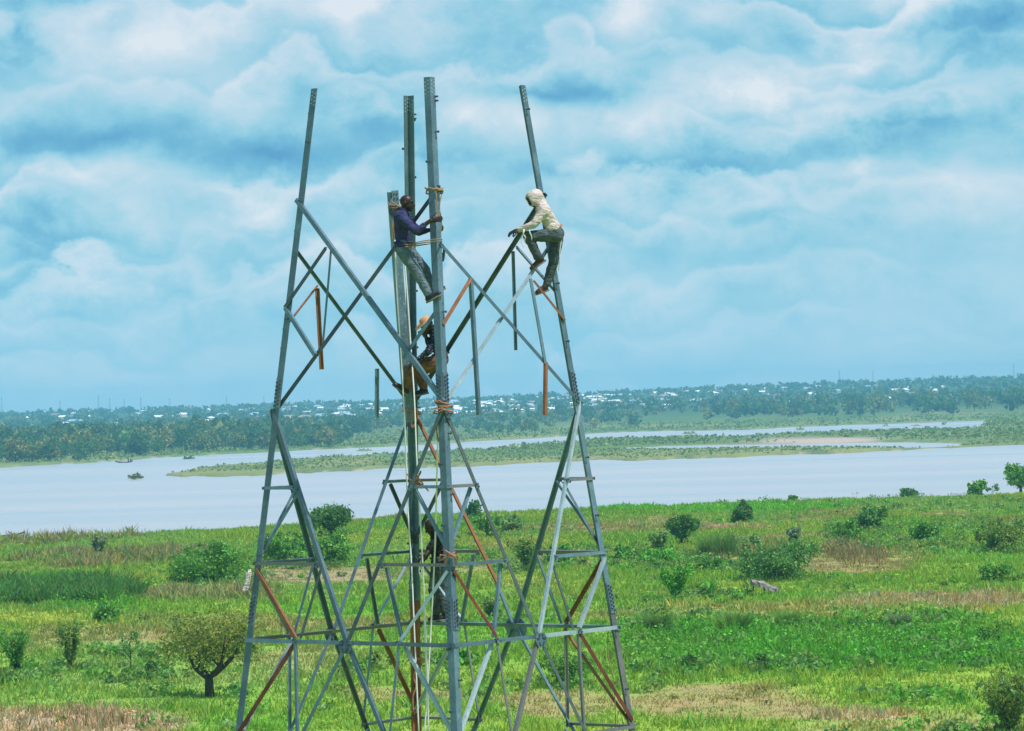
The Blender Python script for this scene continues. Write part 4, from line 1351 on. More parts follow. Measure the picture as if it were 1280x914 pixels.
def blades(rng, base, n, rad, h, w, col, lean=.5, dead=0.0, deadcol=(.32, .24, .12)):
    """grass-like blades rising from a patch; each blade is a bent two-piece strip"""
    base = np.asarray(base, float)
    an = rng.random(n) * 2 * np.pi; rr = np.sqrt(rng.random(n)) * rad
    p0 = np.stack([base[0] + np.cos(an) * rr, base[1] + np.sin(an) * rr, np.full(n, base[2])], 1)
    hh = h * rng.uniform(.55, 1.1, n)
    la = an + rng.normal(0, .7, n); lm = lean * rng.uniform(.2, 1.1, n) * (.35 + .65 * rr / max(rad, 1e-6))
    dirv = np.stack([np.cos(la) * lm, np.sin(la) * lm, np.ones(n)], 1)
    p1 = p0 + dirv * (hh * .55)[:, None]
    p2 = p1 + (dirv * np.array([1.9, 1.9, .75])) * (hh * .45)[:, None]
    sa = rng.random(n) * np.pi * 2
    sd = np.stack([np.cos(sa), np.sin(sa), np.zeros(n)], 1) * (w * rng.uniform(.6, 1.3, n) / 2)[:, None]
    V = np.stack([p0 - sd, p0 + sd, p1 + sd * .8, p1 - sd * .8, p2], 1).reshape(-1, 3)
    i = np.arange(n)[:, None] * 5
    Q = i + np.array([[0, 1, 2, 3]]); T = i + np.array([[3, 2, 4]])
    c = np.asarray(col)[None] * rng.uniform(.55, 1.4, n)[:, None]
    dm = rng.random(n) < dead
    c[dm] = np.asarray(deadcol) * rng.uniform(.6, 1.3, dm.sum())[:, None]
    return V, Q, T, np.repeat(c, 5, axis=0)


def limbs(rng, h, w, n, r0, fork=.35, lean=.0):
    """trunk and limbs as tapered chains in local space; returns chains and limb tips"""
    chains, tips = [], []
    fk = Vector((lean * h * .2, 0, h * fork))
    chains.append((spline([Vector((0, 0, -.1)), Vector((lean * h * .06, 0, h * fork * .5)), fk], 4), [r0 * (1.25 - .35 * k / 8) for k in range(9)]))
    for k in range(n):
        an = 2 * math.pi * (k + rng.uniform(-.25, .25)) / n
        e = Vector((math.cos(an) * w * rng.uniform(.55, .9), math.sin(an) * w * rng.uniform(.55, .9), h * rng.uniform(.68, .95)))
        m = fk.lerp(e, .5) + Vector((math.cos(an) * w * .10, math.sin(an) * w * .10, -h * .04)) + Vector(rng.normal(0, .03 * h, 3))
        pts = spline([fk - Vector((0, 0, h * .05)), m, e], 5)
        chains.append((pts, [r0 * (.72 - .58 * i / (len(pts) - 1)) for i in range(len(pts))]))
        tips.append(e)
        for j in range(2):
            t = pts[4 + j * 3]
            q = t + Vector((rng.normal(0, w * .3), rng.normal(0, w * .3), h * rng.uniform(.12, .25)))
            chains.append(([t, t.lerp(q, .5) + Vector(rng.normal(0, .02 * h, 3)), q], [r0 * .3, r0 * .2, r0 * .08]))
            tips.append(q)
    return chains, tips


GREEN = {'acacia': (.205, .245, .048), 'olive': (.200, .300, .065), 'dark': (.085, .200, .050), 'mid': (.140, .340, .052), 'bright': (.140, .420, .045), 'pale': (.220, .360, .110),
         'grey': (.230, .310, .180), 'blue': (.140, .300, .075), 'reed': (.180, .350, .070)}


PLANTED = []


def plant(name, cat, label, px, py, wpx, hpx, style, col, seed, group=None, n=None):
    """a plant standing where (px, py) meets the field, wpx by hpx in the picture"""
    rng = np.random.default_rng(seed)
    b = on_field(px, py)
    m = b.y / FPX
    w, h = wpx * m / 2, hpx * m
    T = empty(name, b)
    tag(T, label, cat, group)
    PLANTED.append((b.x, b.y, w))
    c = GREEN[col]
    leaf = max(.17, 3.7 * m)
    if style == 'acacia':
        ch, tips = limbs(rng, h * .88, w * .80, 5, h * .05, .30)
        obj('trunk', tubes_mesh('trunk', ch, BARK, 8), T)
        cen = [tuple(t) for t in tips] + [(0, 0, h * .78), (w * .35, 0, h * .72), (-w * .4, 0, h * .74), (-w * .74, 0, h * .60), (w * .78, 0, h * .56)]
        rad = [(w * .34, w * .34, h * .16)] * len(tips) + [(w * .50, w * .50, h * .20)] * 3 + [(w * .30, w * .30, h * .17)] * 2
        V, Q, C = leaf_cloud(rng, cen, rad, n or 6600, leaf * 1.0, c, .28, 1.6, .1, .1)
        obj('crown', np_mesh('crown', V, Q, None, (LEAF,), C), T)
    elif style == 'tree':
        ch, tips = limbs(rng, h * .9, w * .8, 5, h * .05, .25)
        obj('trunk', tubes_mesh('trunk', ch, BARK, 7), T)
        cen = [(0, 0, h * .62)] + [tuple(t) for t in tips[::2]]
        rad = [(w * .78, w * .78, h * .33)] + [(w * .38, w * .38, h * .2)] * len(tips[::2])
        V, Q, C = leaf_cloud(rng, cen, rad, n or 4500, leaf, c, .17)
        obj('crown', np_mesh('crown', V, Q, None, (LEAF,), C), T)
    elif style == 'bush':
        ch, tips = limbs(rng, h * .75, w * .75, 6, max(.04, h * .035), .10)
        obj('trunk', tubes_mesh('trunk', ch, BARK, 5), T)
        cen, rad = [(0, 0, h * .40)], [(w * .62, w * .62, h * .38)]
        for k in range(14):
            an = 2 * math.pi * k / 14 + rng.uniform(-.3, .3)
            rr = w * rng.uniform(.35, .86); s = rng.uniform(.14, .38)
            cen.append((math.cos(an) * rr, math.sin(an) * rr, h * rng.uniform(.22, .82))); rad.append((w * s, w * s, h * s * .75))
        for k in range(12):            # long shoots breaking the outline
            an = rng.uniform(0, 2 * math.pi); rr = w * rng.uniform(.1, 1.0)
            e = (math.cos(an) * rr, math.sin(an) * rr, h * rng.uniform(.55, 1.12) * (1 - .35 * (rr / w) ** 2))
            sz = rng.uniform(.06, .15)
            cen.append(e); rad.append((w * sz, w * sz, h * sz * 1.3))
        V, Q, C = leaf_cloud(rng, cen, rad, n or 4200, leaf, c, .30)
        V[:, 2] = np.maximum(V[:, 2], .02)
        obj('crown', np_mesh('crown', V, Q, None, (LEAF,), C), T)
    elif style == 'vase':           # many stems fanning up from one root
        ch, cen, rad = [], [], []
        for k in range(16):
            an = rng.uniform(0, 2 * math.pi); lm = rng.uniform(.15, 1.0)
            e = Vector((math.cos(an) * w * lm, math.sin(an) * w * lm, h * rng.uniform(.72, 1.0)))
            ch.append((spline([Vector((math.cos(an) * w * .08, math.sin(an) * w * .08, 0)), Vector((e.x * .35, e.y * .35, h * .5)), e], 3), [.028, .026, .024, .02, .016, .013, .01]))
            for t in (.2, .45, .7, .95):
                cen.append((e.x * t, e.y * t, e.z * (.25 + .72 * t))); rad.append((w * .17, w * .17, h * .15))
        obj('trunk', tubes_mesh('trunk', ch, BARK, 5), T)
        V, Q, C = leaf_cloud(rng, cen, rad, n or 3600, leaf * .95, c, .3, 2.3)
        obj('crown', np_mesh('crown', V, Q, None, (LEAF,), C), T)
    elif style == 'sapling':
        ch = [(spline([Vector((0, 0, -.05)), Vector((w * .08, 0, h * .4)), Vector((-w * .05, 0, h * .95))], 4), [.05, .048, .045, .04, .035, .03, .022, .016, .01])]
        cen, rad = [], []
        for k in range(9):
            an = rng.uniform(0, 2 * math.pi); zz = h * rng.uniform(.4, .95)
            e = Vector((math.cos(an) * w * .8, math.sin(an) * w * .8, min(h, zz + h * .12)))
            ch.append(([Vector((0, 0, zz - h * .08)), e], [.02, .008])); cen.append(tuple(e)); rad.append((w * .32, w * .32, h * .10))
        obj('trunk', tubes_mesh('trunk', ch, BARK, 5), T)
        V, Q, C = leaf_cloud(rng, cen, rad, n or 700, leaf * .8, c, .4)
        obj('crown', np_mesh('crown', V, Q, None, (LEAF,), C), T)
    elif style == 'clump':          # tall grass clump
        V, Q, Tt, C = blades(rng, (0, 0, 0), n or 700, w * .75, h * 1.05, max(.06, 1.0 * m), c, .55, .12)
        obj('blades', np_mesh('blades', V, Q, Tt, (GRASS,), C), T)
    elif style == 'broad':          # big-leaved plant
        V, Q, Tt, C = [], [], [], []
        nl = 9
        for k in range(nl):
            an = 2 * math.pi * k / nl + rng.uniform(-.3, .3); d = Vector((math.cos(an), math.sin(an), 0)); s = Vector((-d.y, d.x, 0))
            o = len(V); L = h * rng.uniform(.8, 1.05); le = rng.uniform(.15, .7)
            for i in range(5):
                t = i / 4
                p = d * (w * .1 + w * le * 1.3 * t * t) + Vector((0, 0, L * (t - .35 * le * t * t)))
                ww = w * .30 * math.sin(min(1, t * 1.1 + .08) * math.pi) + .01
                V += [tuple(p - s * ww), tuple(p + Vector((0, 0, -.03))), tuple(p + s * ww)]
            for i in range(4):
                for j in range(2): Q.append((o + i * 3 + j, o + i * 3 + j + 1, o + i * 3 + j + 4, o + i * 3 + j + 3))
            C += [tuple(np.array(c) * rng.uniform(.75, 1.35))] * 15
        ob = obj('leaves', np_mesh('leaves', V, Q, None, (LEAF,), np.array(C)), T)
    if style in ('bush', 'vase') and hpx > 12:
        k = 1.0
        V, Q, Tt, C = blades(rng, (0, 0, 0), int(60 + 5 * wpx), w * k, max(.45, h * .22), .09, (.19, .36, .06), .6, .15)
        obj('undergrowth', np_mesh('undergrowth', V, Q, Tt, (GRASS,), C), T)['kind'] = 'stuff'
    return T


def build_plants():
    P = plant
    P('acacia_tree', 'tree', 'low spreading acacia with forked dark trunk and yellow-green crown', 262, 872, 134, 104, 'acacia', 'acacia', 1)
    P('shrub', 'shrub', 'reedy green shrub cut by the left edge of the picture', 22, 844, 50, 56, 'vase', 'mid', 2, n=3800)
    P('shrub', 'shrub', 'loose shrub with bare stems left of the acacia, beyond the pale sapling', 88, 838, 50, 62, 'vase', 'olive', 3)
    P('shrub', 'shrub', 'small dense dark green bush below the yellow grass on the left', 133, 779, 28, 24, 'bush', 'mid', 4, n=1600)
    P('sapling', 'sapling', 'thin pale sapling standing just left of the acacia', 163, 847, 26, 54, 'sapling', 'pale', 5)
    P('shrub', 'shrub', 'tiny dark upright bush between the pale sapling and the acacia', 189, 849, 15, 22, 'bush', 'dark', 6, n=900)
    P('shrub', 'shrub', 'low green mound of leaves beside the pale sapling', 142, 822, 24, 14, 'bush', 'bright', 7, n=900)
    P('shrub', 'shrub', 'large lush bright green bush left of the tower by the river bank', 262, 729, 100, 46, 'bush', 'mid', 8, n=9000)
    P('shrub', 'shrub', 'mid green bush seen just inside the tower left leg', 352, 703, 64, 36, 'bush', 'mid', 9, n=4500)
    P('round_tree', 'tree', 'round dark tree on the bank seen through the tower left frame', 414, 671, 60, 40, 'tree', 'dark', 10, n=6000)
    P('shrub', 'shrub', 'broad green bush right below the round dark tree', 418, 706, 54, 36, 'bush', 'mid', 11, n=4500)
    P('shrub', 'shrub', 'grey-green weedy plant by the reddish reeds at the left bank', 122, 698, 26, 28, 'vase', 'grey', 12, n=1200)
    P('round_tree', 'tree', 'dense dark rounded tree standing alone right of the tower', 852, 681, 42, 36, 'tree', 'dark', 13, n=4500)
    P('small_tree', 'tree', 'small pale open tree just left of the dense dark rounded tree', 824, 691, 34, 27, 'vase', 'pale', 14)
    P('grass_clump', 'grass clump', 'tall blue-green grass clump right of the dense dark rounded tree', 898, 697, 48, 33, 'clump', 'blue', 15)
    P('shrub', 'shrub', 'dark two-lobed shrub near the bank crop strip', 930, 653, 28, 26, 'bush', 'dark', 16, n=2200)
    P('shrub', 'shrub', 'tiny bush on the bank edge right of the two-lobed shrub', 991, 628, 13, 8, 'bush', 'mid', 17, n=500)
    P('shrub', 'shrub', 'bright green fan-shaped bush left of the thatched shelter', 845, 752, 48, 46, 'vase', 'bright', 18, n=4200)
    P('broadleaf_plant', 'plant', 'broad-leaved upright plant between the fan-shaped bush and the shelter', 890, 748, 20, 28, 'broad', 'bright', 19)
    P('shrub', 'shrub', 'little dark bush at the foot of the broad-leaved plant', 878, 747, 12, 13, 'bush', 'dark', 20, n=600)
    P('shrub', 'shrub', 'large dark glossy thicket behind the thatched shelter', 972, 725, 108, 44, 'bush', 'blue', 21, n=8000)
    P('shrub', 'shrub', 'rounded grey-green bush on the left of the right-hand scrub', 1058, 677, 46, 28, 'bush', 'mid', 22, n=2600)
    P('shrub', 'shrub', 'taller tufted bush behind the rounded grey-green bush', 1088, 663, 38, 30, 'bush', 'blue', 23, n=2400)
    P('shrub', 'shrub', 'low green bush midway along the right-hand scrub', 1154, 677, 40, 28, 'bush', 'mid', 24, n=2400)
    P('shrub', 'shrub', 'wide scrubby bush reaching the right edge of the picture', 1252, 692, 62, 42, 'bush', 'olive', 25, n=4500)
    P('shrub', 'shrub', 'small mounded bush alone on the light grass at right', 1245, 727, 46, 22, 'bush', 'mid', 26, n=2200)
    P('shrub', 'shrub', 'flat-topped dark bush on the bank skyline at right', 1137, 622, 22, 10, 'bush', 'dark', 27, n=1200)
    P('shrub', 'shrub', 'ragged bush on the bank skyline before the edge tree', 1220, 620, 23, 18, 'bush', 'mid', 28, n=1500)
    P('sapling', 'sapling', 'spindly sapling on the bank between the ragged bush and the edge tree', 1241, 622, 16, 16, 'sapling', 'dark', 29, n=160)
    P('bank_tree', 'tree', 'leafy tree on the bank cut by the right edge', 1276, 617, 46, 36, 'tree', 'mid', 30, n=4500)
    P('shrub', 'shrub', 'big feathery bush in the bottom right corner', 1262, 922, 84, 78, 'vase', 'olive', 31, n=7000)
    P('shrub', 'shrub', 'thin feathery bush left of the corner bush', 1190, 925, 36, 26, 'vase', 'pale', 32, n=1500)
    P('small_tree', 'tree', 'dark-stemmed small tree seen behind the front leg at the river edge', 609, 672, 38, 30, 'tree', 'mid', 33, n=1500)
    P('shrub', 'shrub', 'light leafy bush beside the dark-stemmed small tree', 640, 664, 36, 18, 'bush', 'pale', 34, n=1500)
    P('shrub', 'shrub', 'tufted olive bush between the front-right diagonal and the right leg', 656, 712, 44, 40, 'vase', 'olive', 35, n=3200)
    P('shrub', 'shrub', 'green bush seen through the right frame by the tufted olive bush', 700, 708, 44, 26, 'bush', 'mid', 36, n=2200)
    P('shrub', 'shrub', 'grassy bush under the ring beam at the tower right side', 705, 858, 80, 40, 'vase', 'mid', 37, n=5200)
    P('shrub', 'shrub', 'small olive bush just right of the rear ring gusset', 614, 778, 30, 34, 'vase', 'olive', 38, n=1600)
    P('shrub', 'shrub', 'small tree shape on the bank right behind the rusty diagonal', 592, 650, 22, 24, 'bush', 'dark', 39, n=1400)
    P('shrub', 'shrub', 'low spreading bush beside the tower right leg', 782, 700, 30, 18, 'bush', 'mid', 40, n=1200)
    P('shrub', 'shrub', 'low green hedge-like bush right of the low spreading bush', 822, 706, 50, 18, 'bush', 'bright', 41, n=2200)
    P('shrub', 'shrub', 'low hedge-like bush before the dark glossy thicket', 882, 714, 44, 16, 'bush', 'mid', 42, n=1800)
    P('shrub', 'shrub', 'wispy grey bush just above the dark glossy thicket', 994, 686, 26, 30, 'vase', 'grey', 43, n=1000)
    P('shrub', 'shrub', 'soft rounded bush between the tall grass clump and the wispy bush', 940, 694, 30, 24, 'bush', 'pale', 44, n=1400)
    P('grass_clump', 'grass clump', 'wispy tall grass clump in the lush weeds, left one', 822, 792, 34, 28, 'clump', 'blue', 45, 'tall clumps in the lush weeds')
    P('grass_clump', 'grass clump', 'wispy tall grass clump in the lush weeds, middle one', 918, 792, 42, 30, 'clump', 'reed', 46, 'tall clumps in the lush weeds')
    P('grass_clump', 'grass clump', 'dark grass clump at the upper edge of the lush weeds', 984, 788, 26, 24, 'clump', 'mid', 47, 'tall clumps in the lush weeds')
    P('grass_clump', 'grass clump', 'pale silvery grass clump high in the lush weeds', 1124, 786, 24, 20, 'clump', 'grey', 48, 'tall clumps in the lush weeds')
    P('grass_clump', 'grass clump', 'dark upright grass clump right of the silvery one', 1160, 776, 12, 16, 'clump', 'mid', 49, 'tall clumps in the lush weeds')
    P('shrub', 'shrub', 'small dark weed bush low in the lush weeds, left', 860, 838, 24, 20, 'bush', 'dark', 50, n=900)
    P('shrub', 'shrub', 'small dark weed bush low in the lush weeds, right', 950, 838, 26, 18, 'bush', 'dark', 51, n=900)
    P('shrub', 'shrub', 'green weed bush near the right edge of the lush weeds', 1238, 808, 40, 24, 'bush', 'mid', 52, n=1500)
    P('shrub', 'shrub', 'tiny dark bush alone on the short grass at lower right', 1160, 873, 12, 12, 'bush', 'dark', 53, n=400)
    P('shrub', 'shrub', 'small bush seen through the left frame below the ring', 470, 838, 14, 24, 'vase', 'olive', 54, n=500)
    P('shrub', 'shrub', 'leafy bush behind the rear leg below the ring', 566, 830, 40, 22, 'bush', 'bright', 55, n=1800)


build_plants()


# low bushes and weeds nobody could count, grass over the whole field, maize on the left
def build_grass():
    rng = np.random.default_rng(99)
    N = 185000
    u = rng.uniform(-.172, .172, N)
    # even spread over the ground in the picture's depth range
    y = np.sqrt(rng.random(N) * (560.0 ** 2 - 165.0 ** 2) + 165.0 ** 2)
    x = u * y
    keep = y < np.interp(u, NB_U, NB_Y) + 6
    x, y = x[keep], y[keep]
    z = height(x, y)
    px, py = to_px(x, y, z)
    c, h = cover(px, py, x, y)
    n = len(x)
    # clump structure: some tufts stand taller
    t = fbm(x * .5 + 3, y * .35 + 8, 3)
    h = h * (.55 + 1.1 * np.clip((t - .35) * 2.4, 0, 1)) * rng.uniform(.6, 1.35, n)
    c = c * (rng.uniform(.78, 1.24, n) * (.74 + .52 * t))[:, None]
    hue = rng.normal(0, .13, n)
    c = c * np.stack([1 + hue * 1.5, 1 + hue * .2, 1 - hue], 1)
    k = 5
    X = np.repeat(x, k) + rng.normal(0, .22, n * k); Y = np.repeat(y, k) + rng.normal(0, .3, n * k); Z = np.repeat(z, k) - .03
    H = np.repeat(h, k) * rng.uniform(.55, 1.2, n * k); W = np.clip(.03 + .08 * H, .03, .10) * (.35 + Y / 330)
    an = rng.random(n * k) * 2 * np.pi; ln = rng.normal(0, .45, (n * k, 2)) * H[:, None]
    sx, sy = np.cos(an) * W, np.sin(an) * W
    V = np.stack([np.stack([X - sx, Y - sy, Z], 1), np.stack([X + sx, Y + sy, Z], 1), np.stack([X + ln[:, 0], Y + ln[:, 1], Z + H], 1)], 1).reshape(-1, 3)
    T = np.arange(n * k * 3).reshape(-1, 3)
    C = np.repeat(np.repeat(c, k, 0) * rng.uniform(.84, 1.2, n * k)[:, None], 3, 0)
    o = obj('grass', np_mesh('grass', V, None, T, (GRASS,), np.clip(C, .004, .9)))
    tag(o, 'green and straw-coloured grass covering the near river plain', 'grass', kind='stuff')

    # broad-leaved weeds, thick in the lush patches
    N = 40000
    u = rng.uniform(-.172, .172, N); y = np.sqrt(rng.random(N) * (556.0 ** 2 - 165.0 ** 2) + 165.0 ** 2); x = u * y
    px, py = to_px(x, y, height(x, y))
    c, h = cover(px, py, x, y)
    lush = (h > .44) & (c[:, 1] > c[:, 0] * 1.6)
    keep = (rng.random(N) < np.where(lush, .75, .035)) & (y < np.interp(u, NB_U, NB_Y) + 2)
    x, y, c, h = x[keep], y[keep], c[keep], h[keep]
    z = height(x, y)
    n = len(x); k = 24
    hh = np.clip(h, .3, 1.0) * rng.uniform(.6, 1.5, n)
    pos = np.stack([np.repeat(x, k), np.repeat(y, k), np.repeat(z, k)], 1)
    off = rng.normal(size=(n * k, 3)) * np.stack([np.repeat(hh, k) * .55] * 2 + [np.repeat(hh, k) * .35], 1)
    pos = pos + off; pos[:, 2] = np.repeat(z, k) + np.abs(off[:, 2]) + rng.random(n * k) * np.repeat(hh, k) * .6
    out = rng.normal(size=(n * k, 3)); out[:, 2] = np.abs(out[:, 2]) * .6; out /= np.linalg.norm(out, axis=1)[:, None]
    sd = np.cross(out, rng.normal(size=(n * k, 3))); sd /= np.linalg.norm(sd, axis=1)[:, None]
    s = rng.uniform(.07, .15, n * k)[:, None]
    V = np.stack([pos - out * s, pos + sd * s * .6, pos + out * s, pos - sd * s * .6], 1).reshape(-1, 3)
    cc = np.repeat(c * rng.uniform(.55, 1.5, n)[:, None], k, 0) * rng.uniform(.7, 1.3, n * k)[:, None]
    o = obj('weeds', np_mesh('weeds', V, np.arange(n * k * 4).reshape(-1, 4), None, (LEAF,), np.repeat(np.clip(cc, .004, .8), 4, 0)))
    tag(o, 'tangled broad-leaved green weeds growing through the grass', 'weeds', kind='stuff')

    # knee-high scrub that gathers round the shrubs and strings them together
    spots = []
    for (bx_, by_, bw_) in PLANTED:
        for _ in range(14):
            spots.append((bx_ + rng.normal(0, 1.5) * (bw_ + .6), by_ + rng.normal(0, 2.6) * (bw_ + .6), rng.uniform(.25, .85)))
    for (x0, x1, y0, y1, cnt) in ((770, 960, 692, 716, 120), (1030, 1280, 655, 690, 170), (560, 760, 690, 712, 70), (330, 450, 690, 712, 50), (780, 1280, 770, 845, 150), (200, 330, 715, 735, 40), (900, 1280, 625, 645, 60)):
        for _ in range(cnt):
            b = at_z(rng.uniform(x0, x1), rng.uniform(y0, y1), 0.0)
            spots.append((b.x, b.y, rng.uniform(.3, 1.0)))
    spots = np.array(spots)
    spots = spots[spots[:, 1] < np.interp(spots[:, 0] / spots[:, 1], NB_U, NB_Y)]
    k = 46
    n = len(spots)
    z = height(spots[:, 0], spots[:, 1])
    pal = np.array([GREEN[q] for q in ('mid', 'olive', 'pale', 'bright', 'dark', 'blue')])
    cc = pal[rng.integers(0, 6, n)] * rng.uniform(.75, 1.2, n)[:, None]
    s_ = np.repeat(spots[:, 2], k)[:, None]
    d = rng.normal(size=(n * k, 3)); d /= np.linalg.norm(d, axis=1)[:, None]
    d = d * rng.random((n * k, 1)) ** .45
    pos = np.repeat(np.stack([spots[:, 0], spots[:, 1], z], 1), k, 0) + d * s_ * np.array([1.15, 1.15, .62]) + s_ * np.array([0, 0, .5])
    pos[:, 2] = np.maximum(pos[:, 2], np.repeat(z, k) + .03)
    out = rng.normal(size=(n * k, 3)); out /= np.linalg.norm(out, axis=1)[:, None]
    sd = np.cross(out, rng.normal(size=(n * k, 3))); sd /= np.linalg.norm(sd, axis=1)[:, None]
    sz = rng.uniform(.10, .22, (n * k, 1))
    V = np.stack([pos - out * sz, pos + sd * sz * .55, pos + out * sz, pos - sd * sz * .55], 1).reshape(-1, 3)
    C = np.repeat(np.repeat(cc, k, 0) * rng.uniform(.7, 1.3, (n * k, 1)), 4, 0)
    o = obj('low_scrub', np_mesh('low_scrub', V, np.arange(n * k * 4).reshape(-1, 4), None, (LEAF,), C))
    tag(o, 'knee-high green scrub scattered round the shrubs of the near plain', 'scrub', kind='stuff')

    # maize: rows of tall plants with arching leaves
    Vs, Qs, Ts, Cs, off = [], [], [], [], 0
    for r in range(15):
        for q in range(60):
            px_, py_ = -30 + q * 3.6 + rng.normal(0, 1.0), 757 - r * 1.7 - q * .035 + rng.normal(0, .25)
            if px_ > 168 - abs(r - 7) * 3 + rng.normal(0, 16) or rng.random() < .22: continue
            b = on_field(px_, py_) if False else at_z(px_, py_, 0.0)
            hgt = rng.uniform(.9, 2.2)
            v, qd, t, c = blades(rng, (b.x, b.y, height1(b.x, b.y) if q % 12 == 0 else 0.0), 12, .18, hgt, .15, np.array((.075, .215, .045)) * rng.uniform(.7, 1.3), .75, .05)
            Vs.append(v); Qs.append(qd + off); Ts.append(t + off); Cs.append(c); off += len(v)
    o = obj('maize_field', np_mesh('maize_field', np.concatenate(Vs), np.concatenate(Qs), np.concatenate(Ts), (GRASS,), np.concatenate(Cs)))
    tag(o, 'dark green stand of maize in rows at the left edge', 'maize', kind='stuff')

    # dry standing stalks: reddish reeds at the left bank and behind the thicket, straw at bottom left
    Vs, Qs, Ts, Cs, off = [], [], [], [], 0
    zones = [(40, 225, 688, 700, 240, 1.3), (0, 150, 668, 676, 110, 1.1), (180, 330, 738, 748, 90, .8), (10, 230, 888, 912, 170, .8), (1030, 1110, 684, 700, 160, 1.3), (960, 1010, 676, 690, 90, 1.2), (880, 920, 690, 702, 60, 1.2),
             (1090, 1280, 742, 762, 150, .8), (1100, 1280, 622, 634, 200, .9), (0, 300, 745, 757, 60, 1.0)]
    for (x0, x1, y0, y1, cnt, hg) in zones:
        for _ in range(cnt):
            b = at_z((x0 + x1) / 2 + rng.normal(0, .36) * (x1 - x0), (y0 + y1) / 2 + rng.normal(0, .42) * (y1 - y0), 0.0)
            col = np.array((.25, .15, .095)) * rng.uniform(.7, 1.3) if rng.random() < .7 else np.array((.33, .26, .13))
            v, qd, t, c = blades(rng, (b.x, b.y, -.1), 6, .45, hg * rng.uniform(.35, 1.2), .06, col, .4, .0)
            Vs.append(v); Qs.append(qd + off); Ts.append(t + off); Cs.append(c); off += len(v)
    o = obj('dry_reeds', np_mesh('dry_reeds', np.concatenate(Vs), np.concatenate(Qs), np.concatenate(Ts), (GRASS,), np.concatenate(Cs)))
    tag(o, 'reddish brown dry reeds and stalks in strips across the field', 'reeds', kind='stuff')


build_grass()


def build_shelter():
    b = on_field(957, 744)
    T = empty('thatched_shelter', b)
    tag(T, 'low lean-to shelter with sagging grey straw roof on sticks by the dark thicket', 'shelter')
    m = b.y / FPX
    w, h = 30 * m, 19 * m
    rng = np.random.default_rng(4)
    ends = [(-w * .5, .55, h * .92), (-w * .5, -.45, h * .86), (-w * .05, -.5, h * .72), (-w * .05, .5, h * .80), (w * .42, -.5, h * .46), (w * .42, .5, h * .52)]
    for (x, y, z) in ends:
        obj('post', tubes_mesh('post', [([Vector((x + rng.normal(0, .05), y, -.1)), Vector((x, y, z * .5)), Vector((x, y, z))], [.04, .035, .03])], BARK, 6), T)
    V, Q = [], []
    nx, ny = 12, 6
    for lay in (1, 0):
        for i in range(nx + 1):
            for j in range(ny + 1):
                t, s = i / nx, j / ny - .5
                zz = h * (.98 - .46 * t) + .10 * math.sin(t * 5) - .25 * s * s - (0 if lay else .34) + rng.normal(0, .05)
                V.append((-w * .56 + w * 1.08 * t + rng.normal(0, .03), s * 1.5 + rng.normal(0, .04), zz))
    n1 = (nx + 1) * (ny + 1)
    for L in (0, 1):
        for i in range(nx):
            for j in range(ny):
                a = L * n1 + i * (ny + 1) + j
                Q.append((a, a + 1, a + ny + 2, a + ny + 1) if L == 0 else (a, a + ny + 1, a + ny + 2, a + 1))
    for i in range(nx):
        for j in (0, ny):
            a = i * (ny + 1) + j; Q.append((a, a + ny + 1, n1 + a + ny + 1, n1 + a))
    for j in range(ny):
        for i in (0, nx):
            a = i * (ny + 1) + j; Q.append((a, a + 1, n1 + a + 1, n1 + a))
    roof = obj('roof', np_mesh('roof', V, Q, None, (THATCH,)), T)
    # loose straw hanging at the low end
    v, q, t, c = blades(rng, (0, 0, 0), 160, .5, .5, .05, (.42, .38, .36), .9)
    v = v * np.array([.5, 1.3, -1.0]) + np.array([w * .46, 0, h * .5])
    obj('straw_fringe', np_mesh('straw_fringe', v, q, t, (GRASS,), c), roof)


build_shelter()


# ------------------------------------------------------------------ across the river
def far_crown(seed, h, w, n, col):
    rng = np.random.default_rng(seed)
    cen, rad = [(0, 0, h * .52)], [(w * .38, w * .38, h * .40)]
    for k in range(7):
        an = rng.uniform(0, 6.28); rr = w * rng.uniform(.15, .34)
        cen.append((math.cos(an) * rr, math.sin(an) * rr, h * rng.uniform(.22, .86))); rad.append((w * .2, w * .2, h * .17))
    V, Q, C = leaf_cloud(rng, cen, rad, n, w * .09, np.asarray(col) * 1.25, .14, 1.3, 0, .6)
    V[:, 2] = np.maximum(V[:, 2], .2)
    return V, Q, C


NTH = ['first', 'second', 'third', 'fourth', 'fifth', 'sixth', 'seventh', 'eighth', 'ninth', 'tenth', 'eleventh', 'twelfth']


